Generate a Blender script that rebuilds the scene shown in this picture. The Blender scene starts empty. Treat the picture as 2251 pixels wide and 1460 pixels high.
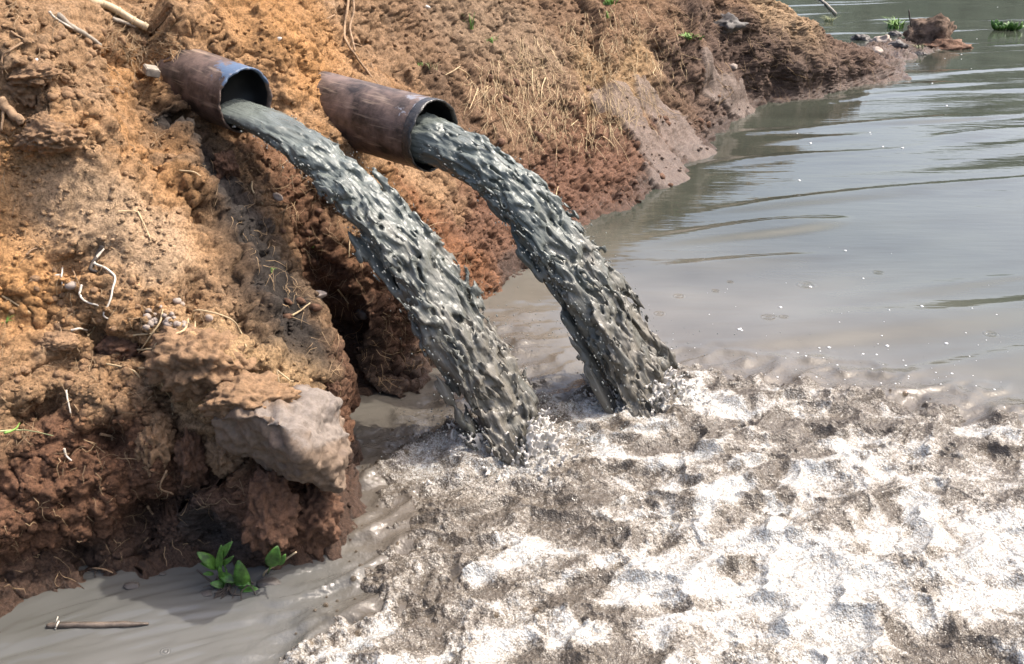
import bpy, bmesh, math, random
import numpy as np
from mathutils import Vector, Matrix
from mathutils.bvhtree import BVHTree

random.seed(7); RNG = np.random.default_rng(7)
S = bpy.context.scene
COL = S.collection

# ------------------------------------------------------------------ camera, world, sun, exposure
CAM_H, PITCH, FPX, IW, IH = 2.2, math.radians(24.0), 2100.0, 2251.0, 1460.0
cam_d = bpy.data.cameras.new('camera'); cam = bpy.data.objects.new('camera', cam_d); COL.objects.link(cam)
cam_d.sensor_width = 36.0; cam_d.lens = 36.0*FPX/IW; cam_d.clip_start = 0.05; cam_d.clip_end = 2000
cam.location = (0, 0, CAM_H); cam.rotation_euler = (math.pi/2-PITCH, 0, 0)
S.camera = cam

SUN_EL, SUN_AZ = math.radians(57), math.radians(72)      # azimuth clockwise from +Y (away from the camera)
W = bpy.data.worlds.new('World'); S.world = W; W.use_nodes = True
nt = W.node_tree
sky = nt.nodes.new('ShaderNodeTexSky'); sky.sky_type = 'NISHITA'; sky.sun_disc = False
sky.sun_elevation = SUN_EL; sky.sun_rotation = SUN_AZ
sky.air_density = 1.0; sky.dust_density = 7.0; sky.ozone_density = 1.6
bg = nt.nodes['Background']; bg.inputs['Strength'].default_value = 0.15
nt.links.new(sky.outputs[0], bg.inputs['Color'])
sd = bpy.data.lights.new('sun', 'SUN'); sd.energy = 2.0; sd.angle = math.radians(0.9); sd.color = (1.0, 0.95, 0.87)
sun = bpy.data.objects.new('sun', sd); COL.objects.link(sun)
to_sun = Vector((math.sin(SUN_AZ)*math.cos(SUN_EL), math.cos(SUN_AZ)*math.cos(SUN_EL), math.sin(SUN_EL)))
sun.rotation_euler = to_sun.to_track_quat('Z', 'Y').to_euler()
vs = S.view_settings
S.display_settings.display_device = 'sRGB'
vs.view_transform = 'Standard'; vs.look = 'None'; vs.gamma = 1.0; vs.use_curve_mapping = False; vs.exposure = 1.28

# ------------------------------------------------------------------ photo pixel -> ray in the place
FW = np.array([0, math.cos(PITCH), -math.sin(PITCH)]); UP = np.array([0, math.sin(PITCH), math.cos(PITCH)]); RT = np.array([1., 0, 0])
EYE = np.array([0, 0, CAM_H])
def ray(x, y): return FW + RT*((x-IW/2)/FPX) + UP*((IH/2-y)/FPX)
def onz(x, y, z=0.0):
    d = ray(x, y); return EYE + d*((z-CAM_H)/d[2])
def aty(x, y, Y):
    d = ray(x, y); return EYE + d*(Y/d[1])

# ------------------------------------------------------------------ noise
_pr = np.random.default_rng(11)
PERM = np.concatenate([_pr.permutation(512)]*3).astype(np.int32)
GR = _pr.normal(size=(512, 3)).astype(np.float32); GR /= np.linalg.norm(GR, axis=1)[:, None]
RND3 = _pr.random((512, 3)).astype(np.float32)
def _h(i, j, k): return PERM[PERM[PERM[i & 511] + (j & 511)] + (k & 511)]
def perlin(p, seed=0):
    p = np.asarray(p, np.float32) + np.float32(seed*17.31)
    i = np.floor(p).astype(np.int32); f = p - i
    u = f*f*f*(f*(f*6-15)+10)
    out = 0
    for a in (0, 1):
        wa = u[:, 0] if a else 1-u[:, 0]
        for b in (0, 1):
            wb = wa*(u[:, 1] if b else 1-u[:, 1])
            for c in (0, 1):
                g = GR[_h(i[:, 0]+a, i[:, 1]+b, i[:, 2]+c)]
                d = g[:, 0]*(f[:, 0]-a) + g[:, 1]*(f[:, 1]-b) + g[:, 2]*(f[:, 2]-c)
                out = out + d*wb*(u[:, 2] if c else 1-u[:, 2])
    return out*1.6
def fbm(p, octv=4, seed=0, gain=0.5, lac=2.03):
    s = 0; a = 1.0
    for o in range(octv):
        s = s + a*perlin(p*(lac**o), seed+o*3); a *= gain
    return s
def worley(p, seed=0, jit=0.9):
    p = np.asarray(p, np.float32) + np.float32(seed*7.77)
    i = np.floor(p).astype(np.int32); f = p - i
    f1 = np.full(len(p), 9., np.float32); cid = np.zeros(len(p), np.float32)
    for a in (-1, 0, 1):
        for b in (-1, 0, 1):
            for c in (-1, 0, 1):
                h = _h(i[:, 0]+a, i[:, 1]+b, i[:, 2]+c); r = RND3[h]
                d = (a+0.5+(r[:, 0]-.5)*jit-f[:, 0])**2 + (b+0.5+(r[:, 1]-.5)*jit-f[:, 1])**2 + (c+0.5+(r[:, 2]-.5)*jit-f[:, 2])**2
                m = d < f1; f1 = np.where(m, d, f1); cid = np.where(m, r[:, 0], cid)
    return np.sqrt(f1), cid
def clods(p, seed=0, jit=0.9):
    """cellular clods: distance to the cell centre, a random number per cell, and a tilted facet per cell"""
    p = np.asarray(p, np.float32) + np.float32(seed*7.77)
    i = np.floor(p).astype(np.int32); f = p - i
    f1 = np.full(len(p), 9., np.float32); cid = np.zeros(len(p), np.float32); tl = np.zeros(len(p), np.float32)
    for a in (-1, 0, 1):
        for b in (-1, 0, 1):
            for c in (-1, 0, 1):
                h = _h(i[:, 0]+a, i[:, 1]+b, i[:, 2]+c); r = RND3[h]
                dx = f[:, 0]-(a+0.5+(r[:, 0]-.5)*jit); dy = f[:, 1]-(b+0.5+(r[:, 1]-.5)*jit); dz = f[:, 2]-(c+0.5+(r[:, 2]-.5)*jit)
                d = dx*dx+dy*dy+dz*dz; m = d < f1; g = GR[(h*7+31) & 511]
                f1 = np.where(m, d, f1); cid = np.where(m, r[:, 0], cid); tl = np.where(m, g[:, 0]*dx+g[:, 1]*dy+g[:, 2]*dz, tl)
    return np.sqrt(f1), cid, tl
def sm(x, a, b):
    t = np.clip((x-a)/(b-a), 0, 1); return t*t*(3-2*t)

# ------------------------------------------------------------------ mesh helpers
def link_mesh(name, me, m=None, parent=None, smooth=True):
    o = bpy.data.objects.new(name, me); COL.objects.link(o)
    if m: me.materials.append(m)
    if parent: o.parent = parent
    if smooth: me.polygons.foreach_set('use_smooth', np.ones(len(me.polygons), bool))
    return o
def mesh_np(name, v, f):
    """v (N,3), f (M,k) index array"""
    me = bpy.data.meshes.new(name)
    v = np.ascontiguousarray(v, np.float32); f = np.ascontiguousarray(f, np.int32)
    k = f.shape[1]
    me.vertices.add(len(v)); me.vertices.foreach_set('co', v.ravel())
    me.loops.add(f.size); me.loops.foreach_set('vertex_index', f.ravel())
    me.polygons.add(len(f)); me.polygons.foreach_set('loop_start', np.arange(0, f.size, k, dtype=np.int32))
    me.update(calc_edges=True)
    return me
def mesh_list(name, v, f):
    me = bpy.data.meshes.new(name); me.from_pydata([tuple(x) for x in v], [], f); me.update(); return me
def grid_faces(n, m):
    i = np.arange(n-1)[:, None]*m + np.arange(m-1)[None, :]
    return np.stack([i, i+m, i+m+1, i+1], -1).reshape(-1, 4)
def add_attr(me, name, typ, data):
    a = me.attributes.new(name, typ, 'POINT')
    a.data.foreach_set('color' if typ == 'FLOAT_COLOR' else 'value', np.ascontiguousarray(data, np.float32).ravel())
def tag(o, label=None, cat=None, group=None, kind=None):
    if label: o['label'] = label
    if cat: o['category'] = cat
    if group: o['group'] = group
    if kind: o['kind'] = kind
    return o
def empty(name, loc, label, cat, group=None):
    o = bpy.data.objects.new(name, None); COL.objects.link(o); o.location = loc; o.empty_display_size = 0.1
    return tag(o, label, cat, group)
def grid_normals(P):
    """P (n,m,3) grid positions -> unit normals"""
    du = np.gradient(P, axis=0); dv = np.gradient(P, axis=1)
    n = np.cross(du, dv); n /= np.linalg.norm(n, axis=2)[..., None]+1e-9
    return n
def catmull(pts, n):
    pts = np.asarray(pts, float)
    if len(pts) < 3:
        return pts[0] + (pts[-1]-pts[0])*np.linspace(0, 1, n)[:, None]
    P = np.vstack([2*pts[0]-pts[1], pts, 2*pts[-1]-pts[-2]])
    out = []
    for t in np.linspace(0, len(pts)-1-1e-9, n):
        i = int(t); f = t-i; a, b, c, d = P[i:i+4]
        out.append(0.5*((2*b)+(-a+c)*f+(2*a-5*b+4*c-d)*f*f+(-a+3*b-3*c+d)*f**3))
    return np.array(out)
def tube(pts, radii, sides=6, flat=1.0, cap=True):
    pts = np.asarray(pts, float); n = len(pts); radii = np.broadcast_to(np.asarray(radii, float), (n,))
    T = np.gradient(pts, axis=0); T /= np.linalg.norm(T, axis=1)[:, None]+1e-9
    ref = np.array([0.31, 0.17, 0.93]); v = []
    for i in range(n):
        a = np.cross(T[i], ref); a /= np.linalg.norm(a)+1e-9; b = np.cross(T[i], a)
        for k in range(sides):
            t = 2*math.pi*k/sides
            v.append(pts[i]+radii[i]*(math.cos(t)*a+math.sin(t)*b*flat))
    f = [(i*sides+k, i*sides+(k+1) % sides, (i+1)*sides+(k+1) % sides, (i+1)*sides+k) for i in range(n-1) for k in range(sides)]
    if cap: f += [tuple(range(sides-1, -1, -1)), tuple(range((n-1)*sides, n*sides))]
    return v, f
_ico = {}
def ico(sub):
    if sub not in _ico:
        bm = bmesh.new(); bmesh.ops.create_icosphere(bm, subdivisions=sub, radius=1.0)
        bm.verts.index_update()
        _ico[sub] = (np.array([v.co[:] for v in bm.verts]), np.array([[v.index for v in f.verts] for f in bm.faces])); bm.free()
    return _ico[sub]
def rand_rot(n, rng):
    q = rng.normal(size=(n, 4)); q /= np.linalg.norm(q, axis=1)[:, None]
    w, x, y, z = q.T
    return np.stack([np.stack([1-2*(y*y+z*z), 2*(x*y-z*w), 2*(x*z+y*w)], -1), np.stack([2*(x*y+z*w), 1-2*(x*x+z*z), 2*(y*z-x*w)], -1),
                     np.stack([2*(x*z-y*w), 2*(y*z+x*w), 1-2*(x*x+y*y)], -1)], 1)

# ------------------------------------------------------------------ materials
def mat(name, col, rough=0.8, spec=0.5, var=0.25, nscale=30.0, bump=0.0, bscale=80.0, col2=None, attr=None, wet=None, metallic=0.0, bdist=0.01, extra=None):
    m = bpy.data.materials.new(name); m.use_nodes = True; t = m.node_tree; N = t.nodes; L = t.links
    b = N['Principled BSDF']; b.inputs['Roughness'].default_value = rough; b.inputs['Specular IOR Level'].default_value = spec
    b.inputs['Metallic'].default_value = metallic
    tc = N.new('ShaderNodeTexCoord')
    n1 = N.new('ShaderNodeTexNoise'); n1.inputs['Scale'].default_value = nscale; n1.inputs['Detail'].default_value = 6; n1.inputs['Roughness'].default_value = 0.65
    L.new(tc.outputs['Object'], n1.inputs['Vector'])
    if attr:
        a = N.new('ShaderNodeAttribute'); a.attribute_name = attr
        mx = N.new('ShaderNodeMix'); mx.data_type = 'RGBA'; mx.blend_type = 'MULTIPLY'; mx.inputs['Factor'].default_value = 1.0
        cr = N.new('ShaderNodeValToRGB'); cr.color_ramp.elements[0].position = .3; cr.color_ramp.elements[1].position = .7
        lo, hi = 1-var*1.4, 1+var*.7
        cr.color_ramp.elements[0].color = (lo, lo*.97, lo*.93, 1); cr.color_ramp.elements[1].color = (hi, hi, hi, 1)
        L.new(n1.outputs['Fac'], cr.inputs['Fac']); L.new(a.outputs['Color'], mx.inputs['A']); L.new(cr.outputs['Color'], mx.inputs['B'])
        L.new(mx.outputs['Result'], b.inputs['Base Color'])
    else:
        c2 = col2 or tuple(max(0, c*(1-var*1.6)) for c in col)
        cr = N.new('ShaderNodeValToRGB'); cr.color_ramp.elements[0].position = .35; cr.color_ramp.elements[1].position = .65
        cr.color_ramp.elements[0].color = (*c2, 1); cr.color_ramp.elements[1].color = (*col, 1)
        L.new(n1.outputs['Fac'], cr.inputs['Fac']); L.new(cr.outputs['Color'], b.inputs['Base Color'])
    if wet:
        a2 = N.new('ShaderNodeAttribute'); a2.attribute_name = wet
        mr = N.new('ShaderNodeMapRange'); mr.inputs['To Min'].default_value = rough; mr.inputs['To Max'].default_value = 0.33
        L.new(a2.outputs['Fac'], mr.inputs['Value']); L.new(mr.outputs['Result'], b.inputs['Roughness'])
    if bump > 0:
        n2 = N.new('ShaderNodeTexNoise'); n2.inputs['Scale'].default_value = bscale; n2.inputs['Detail'].default_value = 8; n2.inputs['Roughness'].default_value = 0.7
        L.new(tc.outputs['Object'], n2.inputs['Vector'])
        bp = N.new('ShaderNodeBump'); bp.inputs['Strength'].default_value = bump; bp.inputs['Distance'].default_value = bdist
        L.new(n2.outputs['Fac'], bp.inputs['Height']); L.new(bp.outputs['Normal'], b.inputs['Normal'])
    if extra: extra(t, b, tc)
    return m

M_soil = mat('soil', (.3, .18, .1), rough=0.95, spec=0.2, var=0.5, nscale=95, bump=1.0, bscale=190, attr='soil', wet='wet', bdist=0.011)
M_clod = mat('clod_soil', (.34, .21, .12), rough=0.95, spec=0.2, var=0.3, nscale=40, bump=0.9, bscale=110, bdist=0.012)
M_wetclod = mat('wet_clod_soil', (.19, .10, .06), rough=0.8, spec=0.3, var=0.4, nscale=35, bump=1.0, bscale=90, bdist=0.012)
M_stone = mat('stone', (.36, .29, .24), rough=0.8, var=0.25, nscale=25, bump=0.5, bscale=60)
M_darkstone = mat('dark_stone', (.10, .085, .075), rough=0.6, var=0.3, nscale=25, bump=0.6, bscale=60)
M_chip = mat('pale_chip', (.62, .56, .50), rough=0.6, var=0.2, nscale=40, bump=0.3, bscale=100)
M_straw = mat('straw', (.56, .41, .23), rough=0.7, var=0.3, nscale=18, bump=0.2, bscale=200)
M_fibre = mat('fibre', (.40, .27, .15), rough=0.8, var=0.4, nscale=9)
M_root = mat('root_bark', (.36, .23, .13), rough=0.8, var=0.35, nscale=40, bump=0.5, bscale=120)
M_darkroot = mat('dark_root_bark', (.06, .045, .035), rough=0.7, var=0.3, nscale=40, bump=0.5, bscale=120)
M_bamboo = mat('bamboo', (.52, .40, .25), rough=0.55, var=0.3, nscale=14, bump=0.3, bscale=90)
M_stick = mat('wet_stick', (.16, .12, .09), rough=0.35, var=0.4, nscale=20, bump=0.4, bscale=120)
M_pale = mat('pale_fibre', (.62, .55, .45), rough=0.6, var=0.15, nscale=30)
M_leaf = mat('leaf', (.085, .20, .030), rough=0.45, spec=0.4, var=0.5, nscale=30, bump=0.25, bscale=60)
M_grass = mat('grass_blade', (.16, .30, .05), rough=0.6, var=0.35, nscale=12)
M_palegrass = mat('pale_grass_blade', (.34, .36, .17), rough=0.7, var=0.3, nscale=12)
M_wood = mat('weathered_wood', (.34, .29, .23), rough=0.8, var=0.3, nscale=30, bump=0.5, bscale=90)

# ------------------------------------------------------------------ the bank: along-shore a, inland b
A = np.array([.54, .84]); A /= np.linalg.norm(A); B = np.array([-A[1], A[0]])
def ab(p): return float(np.dot(p[:2], A)), float(np.dot(p[:2], B))
shore_px = [(0, 1345), (150, 1285), (300, 1243), (440, 1212), (600, 1225), (700, 1195), (750, 1130), (768, 1000), (735, 885), (900, 885), (1060, 668),
            (1270, 512), (1450, 412), (1560, 312), (1650, 242), (1800, 216), (1985, 172)]
sh = [ab((-3.6, 0.6)), ab((-2.5, 1.7))] + [ab(onz(*p)) for p in shore_px] + [ab((5.9, 14.9)), ab((6.4, 15.9)), ab(onz(2090, 100)), ab((8.2, 18.3))]
sh.sort(); SA = np.array([q[0] for q in sh]); SB = np.array([q[1] for q in sh])
# profile knots (u inland of the shoreline, z) at stations along a
K = {
    -3.0: [(-1.0, -.6), (0, 0), (.10, .28), (.42, .75), (.95, 1.30), (1.55, 2.0), (2.8, 2.45), (9, 2.9)],
    2.3: [(-1.0, -.6), (0, 0), (.06, .28), (.38, .72), (.95, 1.30), (1.55, 2.0), (2.8, 2.45), (9, 2.9)],
    2.95: [(-1.0, -.6), (0, 0), (.10, .28), (.35, .70), (.85, 1.25), (1.45, 1.95), (2.8, 2.45), (9, 2.9)],
    3.6: [(-1.0, -.6), (0, 0), (.15, .35), (.35, .75), (.72, 1.28), (1.35, 1.90), (2.8, 2.40), (9, 2.9)],
    4.6: [(-1.0, -.5), (0, 0), (.20, .28), (.48, .72), (.95, 1.28), (1.55, 1.90), (3.0, 2.35), (9, 2.8)],
    6.0: [(-1.0, -.5), (0, 0), (.28, .26), (.60, .68), (1.05, 1.25), (1.70, 1.85), (3.0, 2.2), (9, 2.6)],
    7.5: [(-1.0, -.5), (0, 0), (.35, .30), (.70, .70), (1.10, 1.25), (1.70, 1.75), (3.0, 2.0), (9, 2.3)],
    9.4: [(-1.0, -.5), (0, 0), (.22, .36), (.50, .86), (.92, 1.34), (1.50, 1.62), (3.0, 1.5), (8, .6)],
    11.2: [(-1.0, -.5), (0, 0), (.14, .42), (.36, .90), (.75, 1.28), (1.35, 1.42), (3.0, .7), (6, -.5)],
    12.5: [(-1.0, -.5), (0, 0), (.12, .38), (.30, .74), (.66, 1.0), (1.15, 1.06), (2.4, .3), (5, -.6)],
    13.6: [(-1.0, -.5), (0, 0), (.20, .20), (.42, .42), (.72, .60), (1.05, .66), (2.0, .15), (4, -.6)],
    14.7: [(-1.0, -.5), (0, 0), (.20, .12), (.40, .22), (.65, .32), (.95, .34), (1.6, .05), (3, -.6)],
    16.2: [(-1.0, -.5), (0, 0), (.20, .04), (.40, .07), (.60, .10), (.90, .08), (1.4, -.05), (3, -.6)],
    18.2: [(-1.0, -.5), (0, 0), (.15, .03), (.30, .05), (.50, .05), (.70, .02), (1.2, -.1), (3, -.6)],
    20.0: [(-1.0, -.7), (0, -.3), (.15, -.3), (.30, -.3), (.50, -.3), (.70, -.3), (1.2, -.4), (3, -.8)],
}
KA = np.array(sorted(K)); KU = np.array([[q[0] for q in K[a]] for a in KA]); KZ = np.array([[q[1] for q in K[a]] for a in KA])
KT = np.array([0, .13, .24, .40, .60, .80, .92, 1.0])
def bank_base(a, t):
    """a (n,), t (m,) -> (n,m,3)"""
    b0 = np.interp(a, SA, SB)
    ku = np.stack([np.interp(a, KA, KU[:, i]) for i in range(8)], 1); kz = np.stack([np.interp(a, KA, KZ[:, i]) for i in range(8)], 1)
    # smooth interpolation in t (monotone cubic through the knots by blending slopes)
    idx = np.clip(np.searchsorted(KT, t, side='right')-1, 0, 6); h = (KT[idx+1]-KT[idx]); s = (t-KT[idx])/h
    def herm(k):
        d = np.zeros_like(k); sl = np.diff(k, axis=1)/np.diff(KT)[None]
        d[:, 1:-1] = (sl[:, :-1]+sl[:, 1:])/2; d[:, 0] = sl[:, 0]; d[:, -1] = sl[:, -1]
        h00 = 2*s**3-3*s**2+1; h10 = s**3-2*s**2+s; h01 = -2*s**3+3*s**2; h11 = s**3-s**2
        return h00*k[:, idx]+h10*h*d[:, idx]+h01*k[:, idx+1]+h11*h*d[:, idx+1]
    U = herm(ku); Z = herm(kz)
    # where the shoreline bends the bend fades out up the slope
    ks = np.ones(61)/61
    b0s = np.convolve(np.pad(b0, 30, mode='edge'), ks, 'valid') if len(a) > 200 else b0
    fade = sm(t, .2, .55)[None]
    bb = b0[:, None]*(1-fade)+b0s[:, None]*fade + U
    return np.stack([a[:, None]*A[0]+bb*B[0], a[:, None]*A[1]+bb*B[1], Z], -1)
# along-shore spacing follows the distance, so near soil is finest
_a = [-1.2]
while _a[-1] < 20: _a.append(_a[-1]+max(.0055, .0023*(max(_a[-1], 0)+1.35) if _a[-1] > .3 else .02))
a_s = np.array(_a)
t_s = np.unique(np.concatenate([np.linspace(.05, .13, 12), np.linspace(.13, .80, 420), np.linspace(.80, 1.0, 24)]))
P0 = bank_base(a_s, t_s); NA, NTT = P0.shape[:2]
N0 = -grid_normals(P0)
if N0[NA//3, NTT//2, 2] < 0: N0 = -N0
wl = np.concatenate([np.zeros((NA, 1)), np.cumsum(np.linalg.norm(np.diff(P0, axis=1), axis=2), axis=1)], 1)
aw = np.stack([np.broadcast_to(a_s[:, None], (NA, NTT)), wl], -1)          # surface coordinates
def bvh_of(P, si, sj):
    ii = np.arange(0, P.shape[0], si); jj = np.arange(0, P.shape[1], sj)
    Q = P[np.ix_(ii, jj)]; n, m = Q.shape[:2]
    return BVHTree.FromPolygons([tuple(x) for x in Q.reshape(-1, 3).tolist()], grid_faces(n, m).tolist()), ii, jj, m
base_bvh, bi, bj, bm_ = bvh_of(P0, 4, 4)
def hit_base(x, y):
    d = Vector(ray(x, y)).normalized(); loc, nrm, idx, dist = base_bvh.ray_cast(Vector(EYE), d)
    if loc is None: return None, None
    r, c = divmod(idx, bm_-1); i, j = bi[r], bj[c]
    blk = P0[i:i+5, j:j+5]; dd = ((blk-np.array(loc))**2).sum(-1); k = np.unravel_index(dd.argmin(), dd.shape)
    return np.array(loc), aw[i+k[0], j+k[1]]

def resample(pts, n): return catmull(pts, n)
PX = P0.reshape(-1, 3); PF = PX.astype(np.float32)
def poly_field(px, r, n=14):
    """gaussian-like weight (0..1) around a photo-traced line laid on the bank"""
    w = np.zeros(len(PX), np.float32)
    pts = [hit_base(*p)[0] for p in (resample(px, n) if len(px) > 1 else px)]
    pts = [p for p in pts if p is not None]
    for p in pts:
        a0 = p[:2]@A; i0, i1 = np.searchsorted(a_s, (a0-2.2*r, a0+2.2*r)); sl = slice(i0*NTT, i1*NTT)     # base rows keep their a exactly
        w[sl] = np.maximum(w[sl], np.exp(-((PF[sl]-p.astype(np.float32))**2).sum(1)/np.float32(r*r)))
    return w
def step_field(px, width, decay, n=40):
    """1 on the left-hand side of the line (seen going down the line), falling off with distance; 0 on the other side"""
    pts = np.array([q for q in (hit_base(*p)[1] for p in resample(px, n)) if q is not None])
    q = aw.reshape(-1, 2); best = np.full(len(q), 1e9); sd_ = np.zeros(len(q))
    lo, hi = pts.min(0)-2.2*decay, pts.max(0)+2.2*decay
    m = np.where(((q > lo) & (q < hi)).all(1))[0]; qm = q[m]; best = np.full(len(m), 1e9); sg = np.zeros(len(m))
    for p0, p1 in zip(pts[:-1], pts[1:]):
        d = p1-p0; L2 = (d*d).sum()
        if L2 < 1e-9: continue
        s = np.clip(((qm-p0)@d)/L2, 0, 1); e = qm-(p0+s[:, None]*d); dist = (e*e).sum(1)
        k = dist < best; best[k] = dist[k]; sg[k] = np.sign(d[0]*e[k, 1]-d[1]*e[k, 0])
    dist = np.sqrt(best)*sg
    out = np.zeros(len(q), np.float32)
    out[m] = sm(dist, -width, width)*np.exp(-np.maximum(dist, 0)**2/(decay*decay))
    return out, dist, m

rel = np.zeros(len(PX), np.float32)
def add_step(px, amp, width, decay):
    global rel
    f, d, m = step_field(px, width, decay); rel += amp*f
    return f
# direction test: lines run from the top of the slope down; the proud side is the photo's left
f_block = add_step([(335, 120), (340, 220), (352, 330), (368, 400), (440, 480), (500, 590), (545, 720), (565, 860)], .15, .06, .75)
add_step([(1292, 40), (1318, 110), (1325, 200), (1300, 290)], .12, .04, .45)
add_step([(1498, -10), (1505, 70), (1500, 130)], .14, .04, .35)
DENT = [  # (line, radius, depth)
    ([(380, 300), (450, 430), (540, 600), (610, 790)], .11, -.10), ([(330, 200), (345, 260), (420, 300), (500, 320)], .07, -.08),
    ([(640, 470), (700, 620), (740, 760)], .10, -.10), ([(760, 770), (850, 790)], .20, -.20),
    ([(448, 622), (440, 650)], .055, -.13), ([(330, 1130)], .085, -.16), ([(245, 965)], .05, -.12), ([(60, 920), (110, 890)], .035, -.09),
    ([(190, 725), (240, 755), (300, 770)], .03, -.06), ([(270, 785)], .025, -.06), ([(445, 1100), (480, 1160)], .07, -.08), ([(620, 1060)], .05, -.08), ([(620, 940), (700, 1000)], .17, -.15),
    ([(230, 545), (150, 580)], .05, -.05), ([(1030, 260), (1010, 200)], .09, -.06), ([(1310, 100), (1330, 60)], .07, -.08), ([(1545, 100), (1580, 40)], .10, -.10),
    ([(1210, 100), (1180, 50)], .06, -.05), ([(955, 190), (940, 140)], .06, -.05), ([(1700, 150), (1720, 195)], .10, -.12), ([(1750, 110)], .1, -.1),
    ([(1340, 330), (1310, 250)], .08, -.08), ([(1560, 190), (1530, 230)], .10, -.10), ([(380, 950), (360, 870)], .03, -.07), ([(395, 640), (430, 700)], .05, -.05),
    ([(30, 200), (60, 250)], .05, -.06), ([(160, 330), (170, 290)], .03, -.04), ([(150, 190), (60, 180)], .03, -.04), ([(290, 130), (250, 110)], .04, -.05),
    ([(760, 20), (775, 90)], .04, -.06), ([(165, 1190), (195, 1250)], .04, -.08), ([(250, 90), (300, 120), (340, 160)], .05, -.04),
]
for px, r, d in DENT: rel += d*poly_field(px, r)
BUMP = [([(430, 770), (470, 800)], .13, .11), ([(240, 850), (300, 900)], .12, .08), ([(560, 880), (500, 870)], .13, .09), ([(100, 1080), (180, 1120)], .2, .06),
        ([(520, 340), (640, 480)], .08, .06), ([(730, 430), (830, 560), (900, 700)], .12, .06), ([(1000, 540), (1060, 600)], .12, .06), ([(840, 380), (920, 480)], .08, .08),
        ([(340, 980), (350, 1060)], .05, .07), ([(420, 1010), (420, 1080)], .045, .06), ([(1230, 170), (1260, 230)], .15, .06),
        ([(200, 230), (250, 350)], .14, .05), ([(110, 300)], .08, .05), ([(610, 1110), (640, 1180)], .09, .08), ([(700, 1120)], .07, .05),
        ([(1420, 280), (1500, 380)], .12, .04), ([(1600, 200)], .09, .04), ([(1880, 120), (1800, 160)], .2, .06), ([(60, 160), (110, 190)], .05, .04),
        ([(40, 830)], .13, .06), ([(20, 590)], .12, .04), ([(250, 720)], .06, .05), ([(780, 330), (660, 330)], .05, .05)]
for px, r, d in BUMP: rel += d*poly_field(px, r)
smoothm = np.zeros(len(PX), np.float32)
for px, r in [([(1370, 245), (1440, 320), (1500, 390)], .26), ([(1550, 165), (1640, 240)], .24), ([(100, 430), (250, 470), (360, 540)], .16), ([(20, 480)], .2),
              ([(560, 640), (600, 760)], .05), ([(450, 430), (400, 340)], .06), ([(1330, 300)], .1)]:
    smoothm = np.maximum(smoothm, poly_field(px, r))
smoothm = np.clip(smoothm*1.4, 0, 1)
slabm = sm(np.maximum(np.maximum(poly_field([(1345, 235), (1410, 320), (1480, 405)], .34), poly_field([(1420, 230), (1480, 300), (1535, 350)], .34)), poly_field([(1545, 165), (1645, 245)], .26))+.34*fbm(PF*4, 4, 91), .46, .60); rel += .05*slabm
stri = perlin(np.stack([aw[..., 0].reshape(-1)*16, aw[..., 1].reshape(-1)*2.5, PF[:, 0]*0], -1), 92)*.012*slabm; rel += stri
smoothm = np.maximum(smoothm*(1-.0), slabm)
rough = 1-.85*smoothm
low = fbm(PF*2.6, 3, 94)*.075*sm(aw[..., 0].reshape(-1), 6.5, 9.5)*(1-slabm) + fbm(PF*1.7, 3, 1)*.055 + fbm(PF*4.2, 3, 5)*.035*rough
P1 = P0 + N0*(rel+low).reshape(NA, NTT)[..., None]
N1 = grid_normals(P1); N1 *= np.sign((N1*N0).sum(-1))[..., None]
q1 = P1.reshape(-1, 3).astype(np.float32)
# clods: rounded cells, some larger than others, cracked apart
f1, c1, tl1 = clods(q1*np.float32(7.5)+fbm(q1*9, 2, 40)[:, None]*.35, 3)
f2, c2, tl2 = clods(q1*np.float32(19.0)+fbm(q1*22, 2, 45)[:, None]*.3, 4)
patch = sm(fbm(q1*2.3, 3, 60), -.35, .45)
mid = (np.sqrt(np.clip(1-f1*f1*1.1, 0, 1))*(.5+.7*c1)*.022-.012)*patch*rough*1.25 + (np.sqrt(np.clip(1-f2*f2*1.1, 0, 1))*(.5+.6*c2)*.012-.006)*rough*(.45+.55*patch)
mid += (tl1*.042*patch + tl2*.017*(.4+.6*patch))*rough
mid += -np.abs(perlin(q1*12, 70))*.034*rough - np.clip(.10-np.abs(perlin(q1*4.5+.6*perlin(q1*9, 73)[:, None], 74)), 0, 1)*.30*rough + perlin(q1*30, 72)*.006
P2 = P1 + N1*mid.reshape(NA, NTT)[..., None]
N2 = grid_normals(P2); N2 *= np.sign((N2*N1).sum(-1))[..., None]
f3, c3 = worley(q1*np.float32(44.0)+fbm(q1*50, 2, 47)[:, None]*.3, 6)
fine = (np.sqrt(np.clip(1-f3*f3*1.15, 0, 1))*(.35+.7*c3)*.017)*(.3+.7*sm(perlin(q1*5, 77), -.25, .4))*(1-.7*smoothm) + fbm(q1*60, 2, 80)*.0062*(1-.5*smoothm)
P3 = P2 + N2*fine.reshape(NA, NTT)[..., None]

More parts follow.
